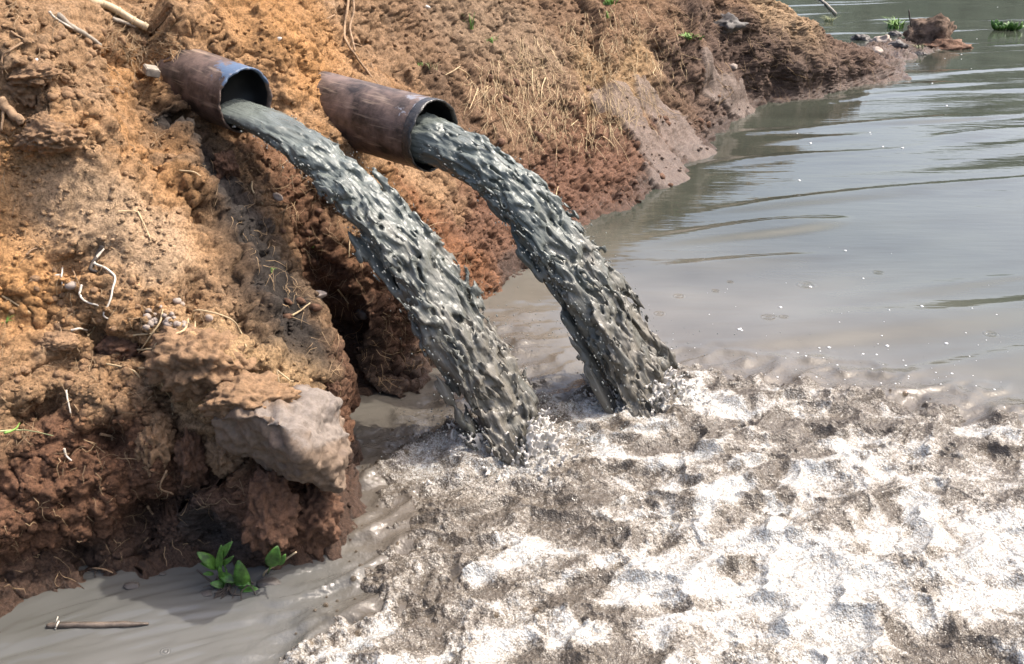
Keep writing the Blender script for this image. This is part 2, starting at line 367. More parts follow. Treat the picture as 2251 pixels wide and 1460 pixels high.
# soil colours: dry orange top soil, red wet soil near the river, grey mud where sludge has run, painted shade in some hollows
q = P3.reshape(-1, 3); z = q[:, 2]
n1 = fbm(PF*1.3, 3, 20); n2 = fbm(PF*6, 3, 24)
tan = np.array([.335, .208, .115]); orange = np.array([.40, .212, .086]); redw = np.array([.150, .074, .044]); dark = np.array([.075, .05, .038])
grey = np.array([.125, .105, .092]); pale = np.array([.33, .235, .155]); slab = np.array([.195, .150, .124]); rbrown = np.array([.170, .105, .066])
def lerp(c, k, w): return c*(1-w[:, None])+np.asarray(k)[None]*w[:, None]
C = np.tile(tan, (len(q), 1))
C = lerp(C, orange, sm(n1+.3*n2, -.1, .6)*.8)
C = lerp(C, pale, sm(n2-.2*n1, .25, .8)*.5)
aa = aw[..., 0].reshape(-1)
C = lerp(C, rbrown, sm(aa+.5*n1, 3.8, 6.0)*.85)                                  # the far stretch is browner
wetz = .58+.22*n1+.10*n2-.22*sm(aa, 4.5, 8)
wetw = sm(wetz-z, -.13, .16)
C = lerp(C, redw, wetw*.92)
C = lerp(C, dark*1.45, sm(aa, 8.0, 9.6)*sm(1.0+.25*n1+.15*n2-.05*(aa-9)-z, -.12, .25)*.85)
C = lerp(C, dark, sm(.15+.06*n2-z, -.05, .08)*.85)
PAINT = [([(20, 420), (60, 540), (20, 600)], .22, orange*1.25, .9), ([(640, 120), (700, 60), (560, 60)], .28, orange, .7), ([(1000, 30), (1180, 90)], .35, pale*.85, .6),
         ([(360, 290), (420, 380), (470, 470), (545, 600), (615, 800)], .165, grey*.27, .98), ([(470, 440), (530, 520)], .1, grey*.55, .8), ([(640, 480), (700, 600), (760, 720)], .16, redw*.8, .85),
         ([(600, 400), (560, 360)], .12, redw*1.25, .7), ([(780, 760), (860, 800)], .18, dark*.8, .9), ([(870, 400), (980, 540), (1060, 620)], .13, np.array([.25, .115, .055]), .85),  # the dark entry paints overhang shade into the hollow beside the long jet
         ([(480, 1150), (450, 1120), (560, 1160)], .09, grey*.6, .9),
         ([(1540, 60), (1650, 100), (1750, 140), (1680, 180)], .42, dark*1.4, .85), ([(1850, 150), (1930, 150), (1960, 110)], .45, dark*1.6, .8), ([(1100, 430), (1200, 440), (1330, 400)], .28, redw*1.05, .7), ([(1250, 330), (1340, 240)], .2, redw*1.1, .6), ([(1500, 250), (1420, 200)], .2, rbrown*.75, .6),
         ([(340, 540), (250, 480), (160, 450)], .17, np.array([.46, .33, .215]), .75), ([(1000, 200), (960, 160), (1040, 280)], .14, rbrown*.65, .7), ([(1300, 140), (1330, 240), (1420, 120)], .2, np.array([.36, .235, .12]), .6),  # the rbrown entry paints shade into the hollows above the plain pipe
         ([(600, 1130), (640, 1180)], .08, redw*1.25, .6), ([(1750, 40), (1680, 10)], .4, np.array([.36, .25, .15]), .7), ([(620, 880), (500, 850), (430, 770)], .14, np.array([.42, .275, .145]), .8)]
wetf = wetw*.45
for px, r, c, s in PAINT:
    w = np.clip(poly_field(px, r)*1.5+.25*n2*poly_field(px, r), 0, 1)*s
    C = lerp(C, c, w)
wetf = np.clip(wetf+.8*poly_field([(395, 300), (450, 430), (540, 600), (610, 800)], .085)+.9*sm(.1-z, -.05, .05)+.35*smoothm*(aa > 6), 0, 1)
C = lerp(C, slab, slabm*.8)
C *= (1+.16*(c1-.5)*patch+.20*(c2-.5))[:, None]
me = mesh_np('riverbank', P3.reshape(-1, 3), grid_faces(NA, NTT))
add_attr(me, 'soil', 'FLOAT_COLOR', np.concatenate([np.clip(C, .01, .9), np.ones((len(C), 1))], 1)); add_attr(me, 'wet', 'FLOAT', wetf)
bank = tag(link_mesh('riverbank', me, M_soil), 'steep eroded bank of orange and red brown soil running along the river', kind='structure')
bank_bvh, _, _, _ = bvh_of(P3, 2, 2)
def hit(x, y, lift=0.0):
    d = Vector(ray(x, y)).normalized(); loc, nrm, idx, dist = bank_bvh.ray_cast(Vector(EYE), d)
    if loc is None: return None, None
    if nrm.dot(d) > 0: nrm = -nrm
    return np.array(loc+nrm*lift), np.array(nrm)

# ------------------------------------------------------------------ the river
def to_w(px): return np.array([onz(*p)[:2] for p in px])
def sdf_poly(q, poly):
    """positive inside"""
    d = np.full(len(q), 1e9); ins = np.zeros(len(q), bool); n = len(poly)
    for i in range(n):
        a, b = poly[i], poly[(i+1) % n]; e = b-a; w = q-a
        s = np.clip((w@e)/(e@e), 0, 1); r = w-s[:, None]*e; d = np.minimum(d, (r*r).sum(1))
        c = ((a[1] <= q[:, 1]) & (b[1] > q[:, 1])) | ((b[1] <= q[:, 1]) & (a[1] > q[:, 1]))
        xx = a[0]+(q[:, 1]-a[1])/(e[1] if abs(e[1]) > 1e-9 else 1e-9)*e[0]
        ins ^= c & (q[:, 0] < xx)
    d = np.sqrt(d); return np.where(ins, d, -d)
FOAM = to_w([(1235, 905), (1330, 875), (1400, 890), (1480, 815), (1600, 805), (1760, 845), (1900, 885), (2050, 900), (2300, 975), (2600, 1050), (2900, 1700), (500, 1700), (590, 1470),
             (720, 1385), (840, 1340), (900, 1260), (1000, 1225), (1080, 1165), (1180, 1085), (1230, 1030), (1225, 960)])
TURB = to_w([(780, 940), (930, 900), (1060, 760), (1130, 700), (1250, 850), (1480, 790), (1760, 800), (2300, 900), (2900, 1100), (3000, 1750), (420, 1750), (620, 1380), (760, 1190), (740, 1060)])
CALM = to_w([(-200, 1300), (300, 1240), (560, 1240), (700, 1230), (760, 1260), (640, 1420), (560, 1600), (-300, 1600)])
def p3(x, y, s=0.0): return np.stack([x, y, np.full_like(x, s)], -1).astype(np.float32)
def water_h(x, y):
    qd = np.stack([x, y], -1); st = sdf_poly(qd, TURB); tb = sm(st, -.35, .30); dist = np.hypot(x, y)
    # long swells running out from the splash; crests rise to the right
    k = np.array([-.30, .954]); u = x*k[0]+y*k[1]; v = x*k[1]-y*k[0]
    wx = perlin(p3(u*.5, v*.35), 30)*.7
    far = sm(dist, 3.5, 9); al = x*A[0]+y*A[1]; calm_ = .22+.78*sm(np.interp(al, SA, SB)-(x*B[0]+y*B[1]), .2, 2.8)
    h = perlin(p3(u*2.6+wx, v*.42), 31)*.0075*(.4+.6*far) + perlin(p3(u*5.5+wx*2, v*.9), 32)*.0022 + perlin(p3(u*1.0, v*.25), 37)*.014*far
    h *= calm_
    crest = sm(perlin(p3(u*2.4+.5*wx, v*.40), 47), .06, .5)*sm(perlin(p3(u*.9, v*.3), 48), -.4, .2); h += crest*.032*sm(x, .7, 2.0)*(1-tb)*(1-.6*sm(dist, 9, 16))
    # silky flow along the near left
    fl = np.array([.90, .43]); uu = x*fl[0]+y*fl[1]; vv = -x*fl[1]+y*fl[0]
    cm = sm(sdf_poly(qd, CALM), -.25, .05)
    wv = perlin(p3(uu*2.2, vv*2.2), 33)*.5
    h += cm*(perlin(p3(uu*1.6, vv*11+wv*2), 34)*.011 + (.4-np.abs(perlin(p3(uu*3.2, vv*24+wv*4), 35))*1.5)*.0105)
    # churned water
    r1 = fbm(p3(uu*3.0, vv*5.5), 3, 36); rdg = 1-np.abs(perlin(p3(uu*2.6+.4*r1, vv*5.0+.4*r1), 38))*1.6
    lump, _ = worley(p3(uu*6+.5*r1, vv*7.5+.5*r1, .5), 9)
    h += tb*(.022*r1+.038*np.clip(rdg, 0, 1)**2-.012 + .013*np.sqrt(np.clip(1-lump*lump*1.4, 0, 1))*sm(r1, -.1, .6) + .004*fbm(p3(uu*14, vv*24), 2, 39))
    # spray crowns heave up where the jets strike
    for (px, py, rr, hh) in ((1100, 1000, .17, .05), (1010, 985, .12, .05), (1190, 1010, .1, .04), (1400, 880, .15, .05), (1300, 870, .12, .03)):
        c = onz(px, py); dd = np.hypot(x-c[0], y-c[1]); h += hh*np.exp(-(dd/rr)**2)*(1+.9*perlin(p3(x*16, y*16), 44))
    return h, tb, cm
# radial sheet about the spot below the lens: fine near, coarse far, out to the horizon
rad = [1.6]
while rad[-1] < 700: rad.append(rad[-1]+max(.010, .0040*rad[-1]) if rad[-1] < 30 else rad[-1]*1.03)
rad = np.array(rad); th = np.concatenate([np.radians(np.linspace(-60, -37, 12)), np.radians(np.linspace(-36.5, 38.5, 520)), np.radians(np.linspace(39, 90, 26))])
R_, T_ = np.meshgrid(rad, th, indexing='ij'); wx_, wy_ = (R_*np.sin(T_)).ravel(), (R_*np.cos(T_)).ravel()
wh, wtb, wcm = water_h(wx_, wy_); wh *= 1-sm(np.hypot(wx_, wy_), 40, 120)*.9
me = mesh_np('water', np.stack([wx_, wy_, wh], -1), grid_faces(len(rad), len(th))[:, ::-1])
c0 = onz(1250, 900); dsp = np.hypot((wx_-c0[0]), (wy_-c0[1]))
mud = 1-sm(dsp, .4, 3.6)
nn = fbm(p3(wx_*1.4, wy_*2.2), 3, 50)
wc = np.array([.040, .044, .034])*(1-mud[:, None]) + np.array([.140, .127, .108])*mud[:, None]
wc = lerp(wc, np.array([.098, .096, .090]), np.clip(wcm*(.75+.5*nn), 0, 1)); wc = lerp(wc, np.array([.095, .078, .062]), wtb*.8*(1-wcm))
wc *= (1+.25*nn)[:, None]
add_attr(me, 'tint', 'FLOAT_COLOR', np.concatenate([np.clip(wc, .01, .9), np.ones((len(wc), 1))], 1)); add_attr(me, 'churn', 'FLOAT', wtb)

def mat_water():
    m = bpy.data.materials.new('murky_water'); m.use_nodes = True; t = m.node_tree; N = t.nodes; L = t.links; b = N['Principled BSDF']
    b.inputs['IOR'].default_value = 1.40; b.inputs['Roughness'].default_value = .04
    a = N.new('ShaderNodeAttribute'); a.attribute_name = 'tint'; L.new(a.outputs['Color'], b.inputs['Base Color'])
    ch = N.new('ShaderNodeAttribute'); ch.attribute_name = 'churn'
    tc = N.new('ShaderNodeTexCoord')
    mp = N.new('ShaderNodeMapping'); mp.inputs['Rotation'].default_value = (0, 0, math.radians(-17)); mp.inputs['Scale'].default_value = (1.6, 7.5, 1)
    L.new(tc.outputs['Object'], mp.inputs['Vector'])
    n = N.new('ShaderNodeTexNoise'); n.inputs['Scale'].default_value = 1.5; n.inputs['Detail'].default_value = 3; L.new(mp.outputs[0], n.inputs['Vector'])
    n2 = N.new('ShaderNodeTexNoise'); n2.inputs['Scale'].default_value = 55; n2.inputs['Detail'].default_value = 4; L.new(tc.outputs['Object'], n2.inputs['Vector'])
    ml = N.new('ShaderNodeMath'); ml.operation = 'MULTIPLY'; L.new(n2.outputs['Fac'], ml.inputs[0]); L.new(ch.outputs['Fac'], ml.inputs[1])
    s1 = N.new('ShaderNodeMath'); s1.operation = 'MULTIPLY'; s1.inputs[1].default_value = .30; L.new(n.outputs['Fac'], s1.inputs[0])
    s2 = N.new('ShaderNodeMath'); s2.operation = 'MULTIPLY_ADD'; s2.inputs[1].default_value = .55; L.new(ml.outputs[0], s2.inputs[0]); L.new(s1.outputs[0], s2.inputs[2])
    last = s2.outputs[0]
    # little rings where drops have just fallen
    for (px, py, rr) in ((1493, 652, .055), (1773, 628, .09), (1690, 702, .07), (1722, 702, .04), (1573, 640, .035), (2178, 735, .06), (1605, 620, .03), (362, 1430, .022), (1450, 690, .05), (1930, 600, .05)):
        c = onz(px, py)
        sb = N.new('ShaderNodeVectorMath'); sb.operation = 'DISTANCE'; sb.inputs[1].default_value = (c[0], c[1], 0); 
        fl = N.new('ShaderNodeVectorMath'); fl.operation = 'MULTIPLY'; fl.inputs[1].default_value = (1, 1, 0); L.new(tc.outputs['Object'], fl.inputs[0]); L.new(fl.outputs[0], sb.inputs[0])
        x = N.new('ShaderNodeMath'); x.operation = 'MULTIPLY'; x.inputs[1].default_value = 2*math.pi*2.2/rr; L.new(sb.outputs['Value'], x.inputs[0])
        sn = N.new('ShaderNodeMath'); sn.operation = 'SINE'; L.new(x.outputs[0], sn.inputs[0])
        mr = N.new('ShaderNodeMapRange'); mr.interpolation_type = 'SMOOTHSTEP'; mr.inputs['From Min'].default_value = rr; mr.inputs['From Max'].default_value = rr*.55; mr.inputs['To Max'].default_value = .11; L.new(sb.outputs['Value'], mr.inputs['Value'])
        ad = N.new('ShaderNodeMath'); ad.operation = 'MULTIPLY_ADD'; L.new(sn.outputs[0], ad.inputs[0]); L.new(mr.outputs[0], ad.inputs[1]); L.new(last, ad.inputs[2]); last = ad.outputs[0]
    bp = N.new('ShaderNodeBump'); bp.inputs['Strength'].default_value = .5; bp.inputs['Distance'].default_value = .02
    L.new(last, bp.inputs['Height']); L.new(bp.outputs[0], b.inputs['Normal'])
    return m
M_water = mat_water()
water = tag(link_mesh('water', me, M_water), 'murky grey brown river', kind='structure')

# far shore: a wooded rise across the river, mirrored in the water
xs = np.linspace(-160, 260, 260); ys = np.linspace(0, 1, 26)
X_, Y_ = np.meshgrid(xs, ys, indexing='ij')
rise = np.sin(np.clip(Y_*1.3, 0, 1)*math.pi/2)*(14+9*sm(X_, 15, 70)+4*perlin(p3(X_.ravel()*.02, X_.ravel()*0), 61).reshape(X_.shape)+3.0*perlin(p3(X_.ravel()*.12, Y_.ravel()*3), 62).reshape(X_.shape)+1.6*perlin(p3(X_.ravel()*.5, Y_.ravel()*8), 63).reshape(X_.shape))
M_far = mat('far_wood', (.10, .13, .10), rough=.95, spec=.1, var=.5, nscale=.4, bump=1.0, bscale=.9, bdist=1.0)
me = mesh_np('far_hill', np.stack([X_.ravel(), 95+Y_.ravel()*40+.12*X_.ravel(), rise.ravel()-.4], -1), grid_faces(260, 26))
tag(link_mesh('far_hill', me, M_far), 'wooded rise on the far side of the river', kind='structure')

# ------------------------------------------------------------------ foam
fy = [2.05]
while fy[-1] < 5.4: fy.append(fy[-1]+.0011*fy[-1]+.0010)
fy = np.array(fy); fu = np.linspace(-.72, .66, 1000)          # u = x / (distance), trimmed to where foam lies
FX = (fu[None, :]*(fy[:, None]+.25)); FY = np.broadcast_to(fy[:, None], FX.shape)
fx, fyy = FX.ravel(), FY.ravel()
qd = np.stack([fx, fyy], -1); sF = sdf_poly(qd, FOAM); sT = sdf_poly(qd, TURB); keep = (sF > -.42) | (sT > -.05)
idx = np.where(keep)[0]; fx, fyy, sF, sT = fx[idx], fyy[idx], sF[idx], sT[idx]
hh, tb, _ = water_h(fx, fyy)
fl = np.array([.90, .43]); uu = fx*fl[0]+fyy*fl[1]; vv = -fx*fl[1]+fyy*fl[0]
w1 = fbm(p3(fx*2.6, fyy*2.6), 3, 101); w2 = fbm(p3(fx*2.6, fyy*2.6, 5.5), 3, 111)
streak = .55*fbm(p3(uu*3.3+1.3*w1, vv*6.0+1.3*w2), 3, 102, .42)+.35*(.30-np.abs(perlin(p3(uu*2.7+1.5*w1, vv*5.0+1.5*w2), 112))); patchy = fbm(p3(uu*1.4+.5*w1, vv*2.4), 3, 103)
fine_ = fbm(p3(fx*14, fyy*14), 3, 104)
edge = sm(sF+.16*streak+.06*fine_, -.05, .20)
cover = np.maximum(edge, sm(sT+.20*streak+.05*fine_, .10, .34)*sm(fyy+.4*streak, 2.5, 2.9)*.8)
cl_, cc_ = worley(np.stack([uu*4.6+.55*w1, vv*7.6+.55*w2, uu*0+.4], -1), 115)
imp = sum(.55*np.exp(-(((fx-onz(*q)[0])**2+(fyy-onz(*q)[1])**2)/.16**2)) for q in ((1180, 1030), (1060, 1015), (960, 1020), (1420, 905), (1290, 895), (1480, 880)))
dens = (edge+.42*cover*(1-edge)+np.clip(imp, 0, .5)*(1-edge))*sm(.21+.95*streak+.38*patchy+.16*fine_+.26*sm(sF, .1, .6)+imp+.95*(cl_-.40)*(.5+.8*cc_), 0, .85)       # how thick and white
b1, bc1 = worley(p3(fx*62, fyy*62, .3), 105); b2, bc2 = worley(p3(fx*120, fyy*120, .3), 106)
b0_, bc0 = worley(p3(fx*30, fyy*30, .3), 107); big = sm(bc0, .72, .80)*sm(perlin(p3(fx*4, fyy*4), 108), -.1, .4)
bub = big*np.sqrt(np.clip(1-b0_*b0_*3.2, 0, 1))*.016 + np.sqrt(np.clip(1-b1*b1*1.25, 0, 1))*(.35+.65*bc1)*.0085 + np.sqrt(np.clip(1-b2*b2*1.2, 0, 1))*bc2*.0035
thick = -.012 + .0145*sm(cover, .1, .9) + .020*np.sqrt(np.clip(1-cl_*cl_*2.6, 0, 1))*(.2+cc_)*sm(cover, .2, .8) + .010*sm(dens, 0, .5) + .010*sm(dens, .5, 1)*(.6+.45*fine_) + bub*sm(cover, .1, .6)*(1.0-.45*sm(dens, .6, 1))
fz = hh + thick
full = np.full(FX.size, -1, np.int64); full[idx] = np.arange(len(idx))
fc = grid_faces(*FX.shape); fc = full[fc]; fc = fc[(fc >= 0).all(1)]
th_f = thick[fc].max(1); fc = fc[th_f > -.004]
used = np.unique(fc); rm = np.full(len(idx), -1, np.int64); rm[used] = np.arange(len(used)); fc = rm[fc][:, ::-1]
me = mesh_np('foam', np.stack([fx, fyy, fz], -1)[used], fc)
add_attr(me, 'froth', 'FLOAT', dens[used])
def mat_foam():
    m = bpy.data.materials.new('foam'); m.use_nodes = True; t = m.node_tree; N = t.nodes; L = t.links; b = N['Principled BSDF']
    d = N.new('ShaderNodeAttribute'); d.attribute_name = 'froth'
    tc = N.new('ShaderNodeTexCoord')
    n = N.new('ShaderNodeTexNoise'); n.inputs['Scale'].default_value = 30; n.inputs['Detail'].default_value = 6; n.inputs['Roughness'].default_value = .7; L.new(tc.outputs['Object'], n.inputs['Vector'])
    vc = N.new('ShaderNodeTexVoronoi'); vc.inputs['Scale'].default_value = 105; L.new(tc.outputs['Object'], vc.inputs['Vector'])
    sc = N.new('ShaderNodeSeparateColor'); L.new(vc.outputs['Color'], sc.inputs[0])
    a1 = N.new('ShaderNodeMath'); a1.operation = 'MULTIPLY_ADD'; a1.inputs[1].default_value = 1.1; d7 = N.new('ShaderNodeMath'); d7.operation = 'MULTIPLY'; d7.inputs[1].default_value = .78; L.new(d.outputs['Fac'], d7.inputs[0]); L.new(n.outputs['Fac'], a1.inputs[0]); L.new(d7.outputs[0], a1.inputs[2])
    ad = N.new('ShaderNodeMath'); ad.operation = 'MULTIPLY_ADD'; ad.inputs[1].default_value = .38; L.new(sc.outputs[0], ad.inputs[0]); L.new(a1.outputs[0], ad.inputs[2])
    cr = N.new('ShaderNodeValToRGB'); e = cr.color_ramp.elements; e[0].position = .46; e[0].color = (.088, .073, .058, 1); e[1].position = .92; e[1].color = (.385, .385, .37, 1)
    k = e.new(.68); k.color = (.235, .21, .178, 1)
    sb = N.new('ShaderNodeMath'); sb.operation = 'MULTIPLY'; sb.inputs[1].default_value = .60; L.new(ad.outputs[0], sb.inputs[0])
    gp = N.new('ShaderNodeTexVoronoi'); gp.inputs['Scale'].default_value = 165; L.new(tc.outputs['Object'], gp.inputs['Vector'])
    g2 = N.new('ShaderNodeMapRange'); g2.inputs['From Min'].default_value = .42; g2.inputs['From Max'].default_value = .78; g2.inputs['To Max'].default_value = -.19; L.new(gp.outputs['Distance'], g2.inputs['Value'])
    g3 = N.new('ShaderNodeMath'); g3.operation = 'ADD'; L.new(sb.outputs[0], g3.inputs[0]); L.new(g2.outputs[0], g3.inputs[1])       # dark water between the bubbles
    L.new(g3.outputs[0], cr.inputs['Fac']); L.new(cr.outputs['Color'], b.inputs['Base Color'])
    b.inputs['Subsurface Weight'].default_value = .35; b.inputs['Subsurface Radius'].default_value = (1, 1, .9); b.inputs['Subsurface Scale'].default_value = .012; b.inputs['Roughness'].default_value = .16; b.inputs['IOR'].default_value = 1.33
    v = N.new('ShaderNodeTexVoronoi'); v.inputs['Scale'].default_value = 150; L.new(tc.outputs['Object'], v.inputs['Vector'])
    v2 = N.new('ShaderNodeTexVoronoi'); v2.inputs['Scale'].default_value = 85; L.new(tc.outputs['Object'], v2.inputs['Vector'])
    s = N.new('ShaderNodeMath'); s.operation = 'ADD'; L.new(v.outputs['Distance'], s.inputs[0]); L.new(v2.outputs['Distance'], s.inputs[1])
    bp = N.new('ShaderNodeBump'); bp.invert = True; bp.inputs['Strength'].default_value = .5; bp.inputs['Distance'].default_value = .006
    L.new(s.outputs[0], bp.inputs['Height']); L.new(bp.outputs[0], b.inputs['Normal'])
    return m
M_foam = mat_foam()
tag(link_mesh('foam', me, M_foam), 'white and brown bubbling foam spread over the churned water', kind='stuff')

# ------------------------------------------------------------------ pipes
def pipe_mat(name, paint):  # paint: real worn blue on one pipe, painted-in sky sheen on the other
    def ex(t, b, tc):
        N, L = t.nodes, t.links
        src = b.inputs['Base Color'].links[0].from_socket
        n = N.new('ShaderNodeTexNoise'); n.inputs['Scale'].default_value = 7; n.inputs['Detail'].default_value = 7; n.inputs['Roughness'].default_value = .7; L.new(tc.outputs['Object'], n.inputs['Vector'])
        sp = N.new('ShaderNodeSeparateXYZ'); L.new(tc.outputs['Object'], sp.inputs[0])
        # object X runs to the mouth at 0, Z up
        fx_ = N.new('ShaderNodeMapRange'); fx_.inputs['From Min'].default_value = -.34; fx_.inputs['From Max'].default_value = -.02; L.new(sp.outputs['X'], fx_.inputs['Value'])
        fz_ = N.new('ShaderNodeMapRange'); fz_.inputs['From Min'].default_value = -.02; fz_.inputs['From Max'].default_value = .13; L.new(sp.outputs['Z'], fz_.inputs['Value'])
        ml = N.new('ShaderNodeMath'); ml.operation = 'MULTIPLY'; L.new(fx_.outputs[0], ml.inputs[0]); L.new(fz_.outputs[0], ml.inputs[1])
        ad = N.new('ShaderNodeMath'); ad.operation = 'MULTIPLY_ADD'; ad.inputs[1].default_value = .62; L.new(ml.outputs[0], ad.inputs[0]); L.new(n.outputs['Fac'], ad.inputs[2])
        c = N.new('ShaderNodeValToRGB'); c.color_ramp.elements[0].position = paint[0]; c.color_ramp.elements[0].color = (0, 0, 0, 1); c.color_ramp.elements[1].position = paint[0]+.05; c.color_ramp.elements[1].color = (1, 1, 1, 1)
        L.new(ad.outputs[0], c.inputs['Fac'])
        mx = N.new('ShaderNodeMix'); mx.data_type = 'RGBA'; mx.inputs['B'].default_value = (*paint[1], 1); L.new(c.outputs[0], mx.inputs['Factor']); L.new(src, mx.inputs['A'])
        # lengthwise scratches
        mp = N.new('ShaderNodeMapping'); mp.inputs['Scale'].default_value = (6, 60, 60); mp.inputs['Rotation'].default_value = (0, .5, .3); L.new(tc.outputs['Object'], mp.inputs['Vector'])
        n3 = N.new('ShaderNodeTexNoise'); n3.inputs['Scale'].default_value = 1.0; n3.inputs['Detail'].default_value = 6; L.new(mp.outputs[0], n3.inputs['Vector'])
        c3 = N.new('ShaderNodeValToRGB'); c3.color_ramp.elements[0].position = .56; c3.color_ramp.elements[1].position = .75; c3.color_ramp.elements[0].color = (0, 0, 0, 1); c3.color_ramp.elements[1].color = (.55, .55, .55, 1); L.new(n3.outputs['Fac'], c3.inputs['Fac'])
        m2 = N.new('ShaderNodeMix'); m2.data_type = 'RGBA'; m2.inputs['B'].default_value = (.40, .30, .22, 1); L.new(c3.outputs[0], m2.inputs['Factor']); L.new(mx.outputs['Result'], m2.inputs['A'])
        L.new(m2.outputs['Result'], b.inputs['Base Color'])
    return mat(name, (.165, .112, .090), rough=.5, spec=.45, var=.55, nscale=9, bump=.4, bscale=45, extra=ex, bdist=.006)
M_pipe1 = pipe_mat('rusty_blue_pipe', (.93, (.075, .115, .185)))
M_pipe2 = pipe_mat('rusty_pipe', (.98, (.20, .20, .22)))  # grey on top near the mouth is sky sheen put into the colour
M_in = mat('pipe_inside_shade', (.010, .010, .011), rough=.4, var=.3, nscale=20)  # near black: the shade inside the pipes is put into the colour
M_rim = mat('wet_pipe_rim', (.055, .050, .046), rough=.25, spec=.6, var=.5, nscale=30, bump=.4, bscale=60)
def pipe(mouth, back_dir, tilt, r, length, rim_len, m, label, seed):
    d = np.array([back_dir[0], back_dir[1], 0]); d /= np.linalg.norm(d)
    o = empty('drain_pipe', mouth, label, 'pipe', 'drain pipes sticking out of the bank')
    xdir = Vector((-d[0]*math.cos(tilt), -d[1]*math.cos(tilt), -math.sin(tilt)))            # object +X points out of the mouth
    ydir = Vector((0, 0, 1)).cross(xdir).normalized(); zdir = xdir.cross(ydir)
    o.matrix_world = Matrix.Translation(Vector(mouth)) @ Matrix((xdir, ydir, zdir)).transposed().to_4x4()
    rg = np.random.default_rng(seed); n = 96
    def ringset(prof, name, mm):
        v = []; ph = rg.random(4)*6
        for (x, rr, w) in prof:
            t = np.linspace(0, 2*math.pi, n, endpoint=False)
            wb = 1+.006*np.sin(2*t+ph[0])+w*(.006*np.sin(5*t+ph[1]+x*9)+.004*np.sin(11*t+ph[2]))
            xx = x+w*(.004*np.sin(3*t+ph[3])+.003*np.sin(13*t+ph[1])+.002*np.sin(29*t+ph[2])+rg.normal(0, .0012, n))
            v += list(np.stack([np.broadcast_to(xx, t.shape), rr*wb*np.cos(t), rr*wb*np.sin(t)], -1))
        f = [(i*n+k, i*n+(k+1) % n, (i+1)*n+(k+1) % n, (i+1)*n+k) for i in range(len(prof)-1) for k in range(n)]
        return link_mesh(name, mesh_list(name, v, f), mm, o)
    xs_ = np.linspace(-length, -rim_len, 34)
    ringset([(x, r*(1+.004*math.sin(x*23)), .35) for x in xs_], 'barrel', m)
    ringset([(-rim_len-.002, r+.0005, .35), (-rim_len*.6, r+.0016, .4), (-rim_len*.2, r+.0012, .8), (0, r-.0005, 1), (.001, r-.004, 1), (-.002, r-.009, 1), (-.02, r-.0105, .5)], 'rim', M_rim if rim_len > .03 else m)
    ringset([(-.018, r-.0100, .3), (-.15, r-.011, 0), (-.151, .001, 0)], 'shaded_inside', M_in)  # black disc added behind the mouth stands for the dark deeper in
    return o
PD = np.array([-.80, .60])
m1 = aty(541, 222, 4.28); m2 = aty(954, 299, 4.62)
pipe(m1, PD, math.radians(8), .146, 1.0, .012, M_pipe1, 'rusty drain pipe with worn blue paint, the upper left of the two, half full', 21)
pipe(m2, PD+np.array([-.02, .0]), math.radians(4.5), .176, 1.0, .05, M_pipe2, 'plain rusty brown drain pipe with a wet black rim, nearest the open river', 22)

# ------------------------------------------------------------------ the two falling jets of sludge
def mat_jet():
    m = bpy.data.materials.new('grey_sludge'); m.use_nodes = True; t = m.node_tree; N = t.nodes; L = t.links; b = N['Principled BSDF']
    a = N.new('ShaderNodeAttribute'); a.attribute_name = 'tint'; L.new(a.outputs['Color'], b.inputs['Base Color'])
    b.inputs['Roughness'].default_value = .22; b.inputs['IOR'].default_value = 1.36; b.inputs['Specular IOR Level'].default_value = .55
    tc = N.new('ShaderNodeTexCoord'); n = N.new('ShaderNodeTexNoise'); n.inputs['Scale'].default_value = 42; n.inputs['Detail'].default_value = 3; L.new(tc.outputs['Object'], n.inputs['Vector'])
    fv = N.new('ShaderNodeAttribute'); fv.attribute_name = 'flow'; ns = N.new('ShaderNodeTexNoise'); ns.inputs['Scale'].default_value = 1.0; ns.inputs['Detail'].default_value = 4; L.new(fv.outputs['Vector'], ns.inputs['Vector'])
    mx = N.new('ShaderNodeMath'); mx.operation = 'MULTIPLY_ADD'; mx.inputs[1].default_value = 1.1; L.new(ns.outputs['Fac'], mx.inputs[0]); L.new(n.outputs['Fac'], mx.inputs[2])
    bp = N.new('ShaderNodeBump'); bp.inputs['Strength'].default_value = .5; bp.inputs['Distance'].default_value = .008; L.new(mx.outputs[0], bp.inputs['Height']); L.new(bp.outputs[0], b.inputs['Normal'])
    return m
M_jet = mat_jet()
G9 = 9.81
class Jet:
    def __init__(s, p0, land, wid, thk, seed):
        s.p0 = np.array(p0, float); s.land = np.array(land, float)
        s.vz = -.52; s.T = (s.vz+math.sqrt(s.vz**2+2*G9*s.p0[2]))/G9 if s.p0[2] > 0 else .5
        s.vh = (s.land[:2]-s.p0[:2])/s.T; s.dir = np.array([*s.vh, 0])/np.linalg.norm(s.vh); s.e = np.array([-s.dir[1], s.dir[0], 0])
        s.wid, s.thk, s.rng = wid, thk, np.random.default_rng(seed)
    def pos(s, t): t = np.asarray(t, float); return s.p0+np.stack([s.vh[0]*t, s.vh[1]*t, s.vz*t-.5*G9*t*t], -1)
    def tan(s, t):
        t = np.asarray(t, float); v = np.stack([s.vh[0]+0*t, s.vh[1]+0*t, s.vz-G9*t], -1); return v/np.linalg.norm(v, axis=-1)[..., None]
    def frame(s, t):
        T = s.tan(t); n = np.cross(np.broadcast_to(s.e, T.shape), T); n /= np.linalg.norm(n, axis=-1)[..., None]
        return T, n*np.sign(n[..., 2:3]+1e-6)
    def wt(s, t): f = np.clip(np.asarray(t)/s.T, 0, 1); return np.interp(f, *s.wid), np.interp(f, *s.thk)
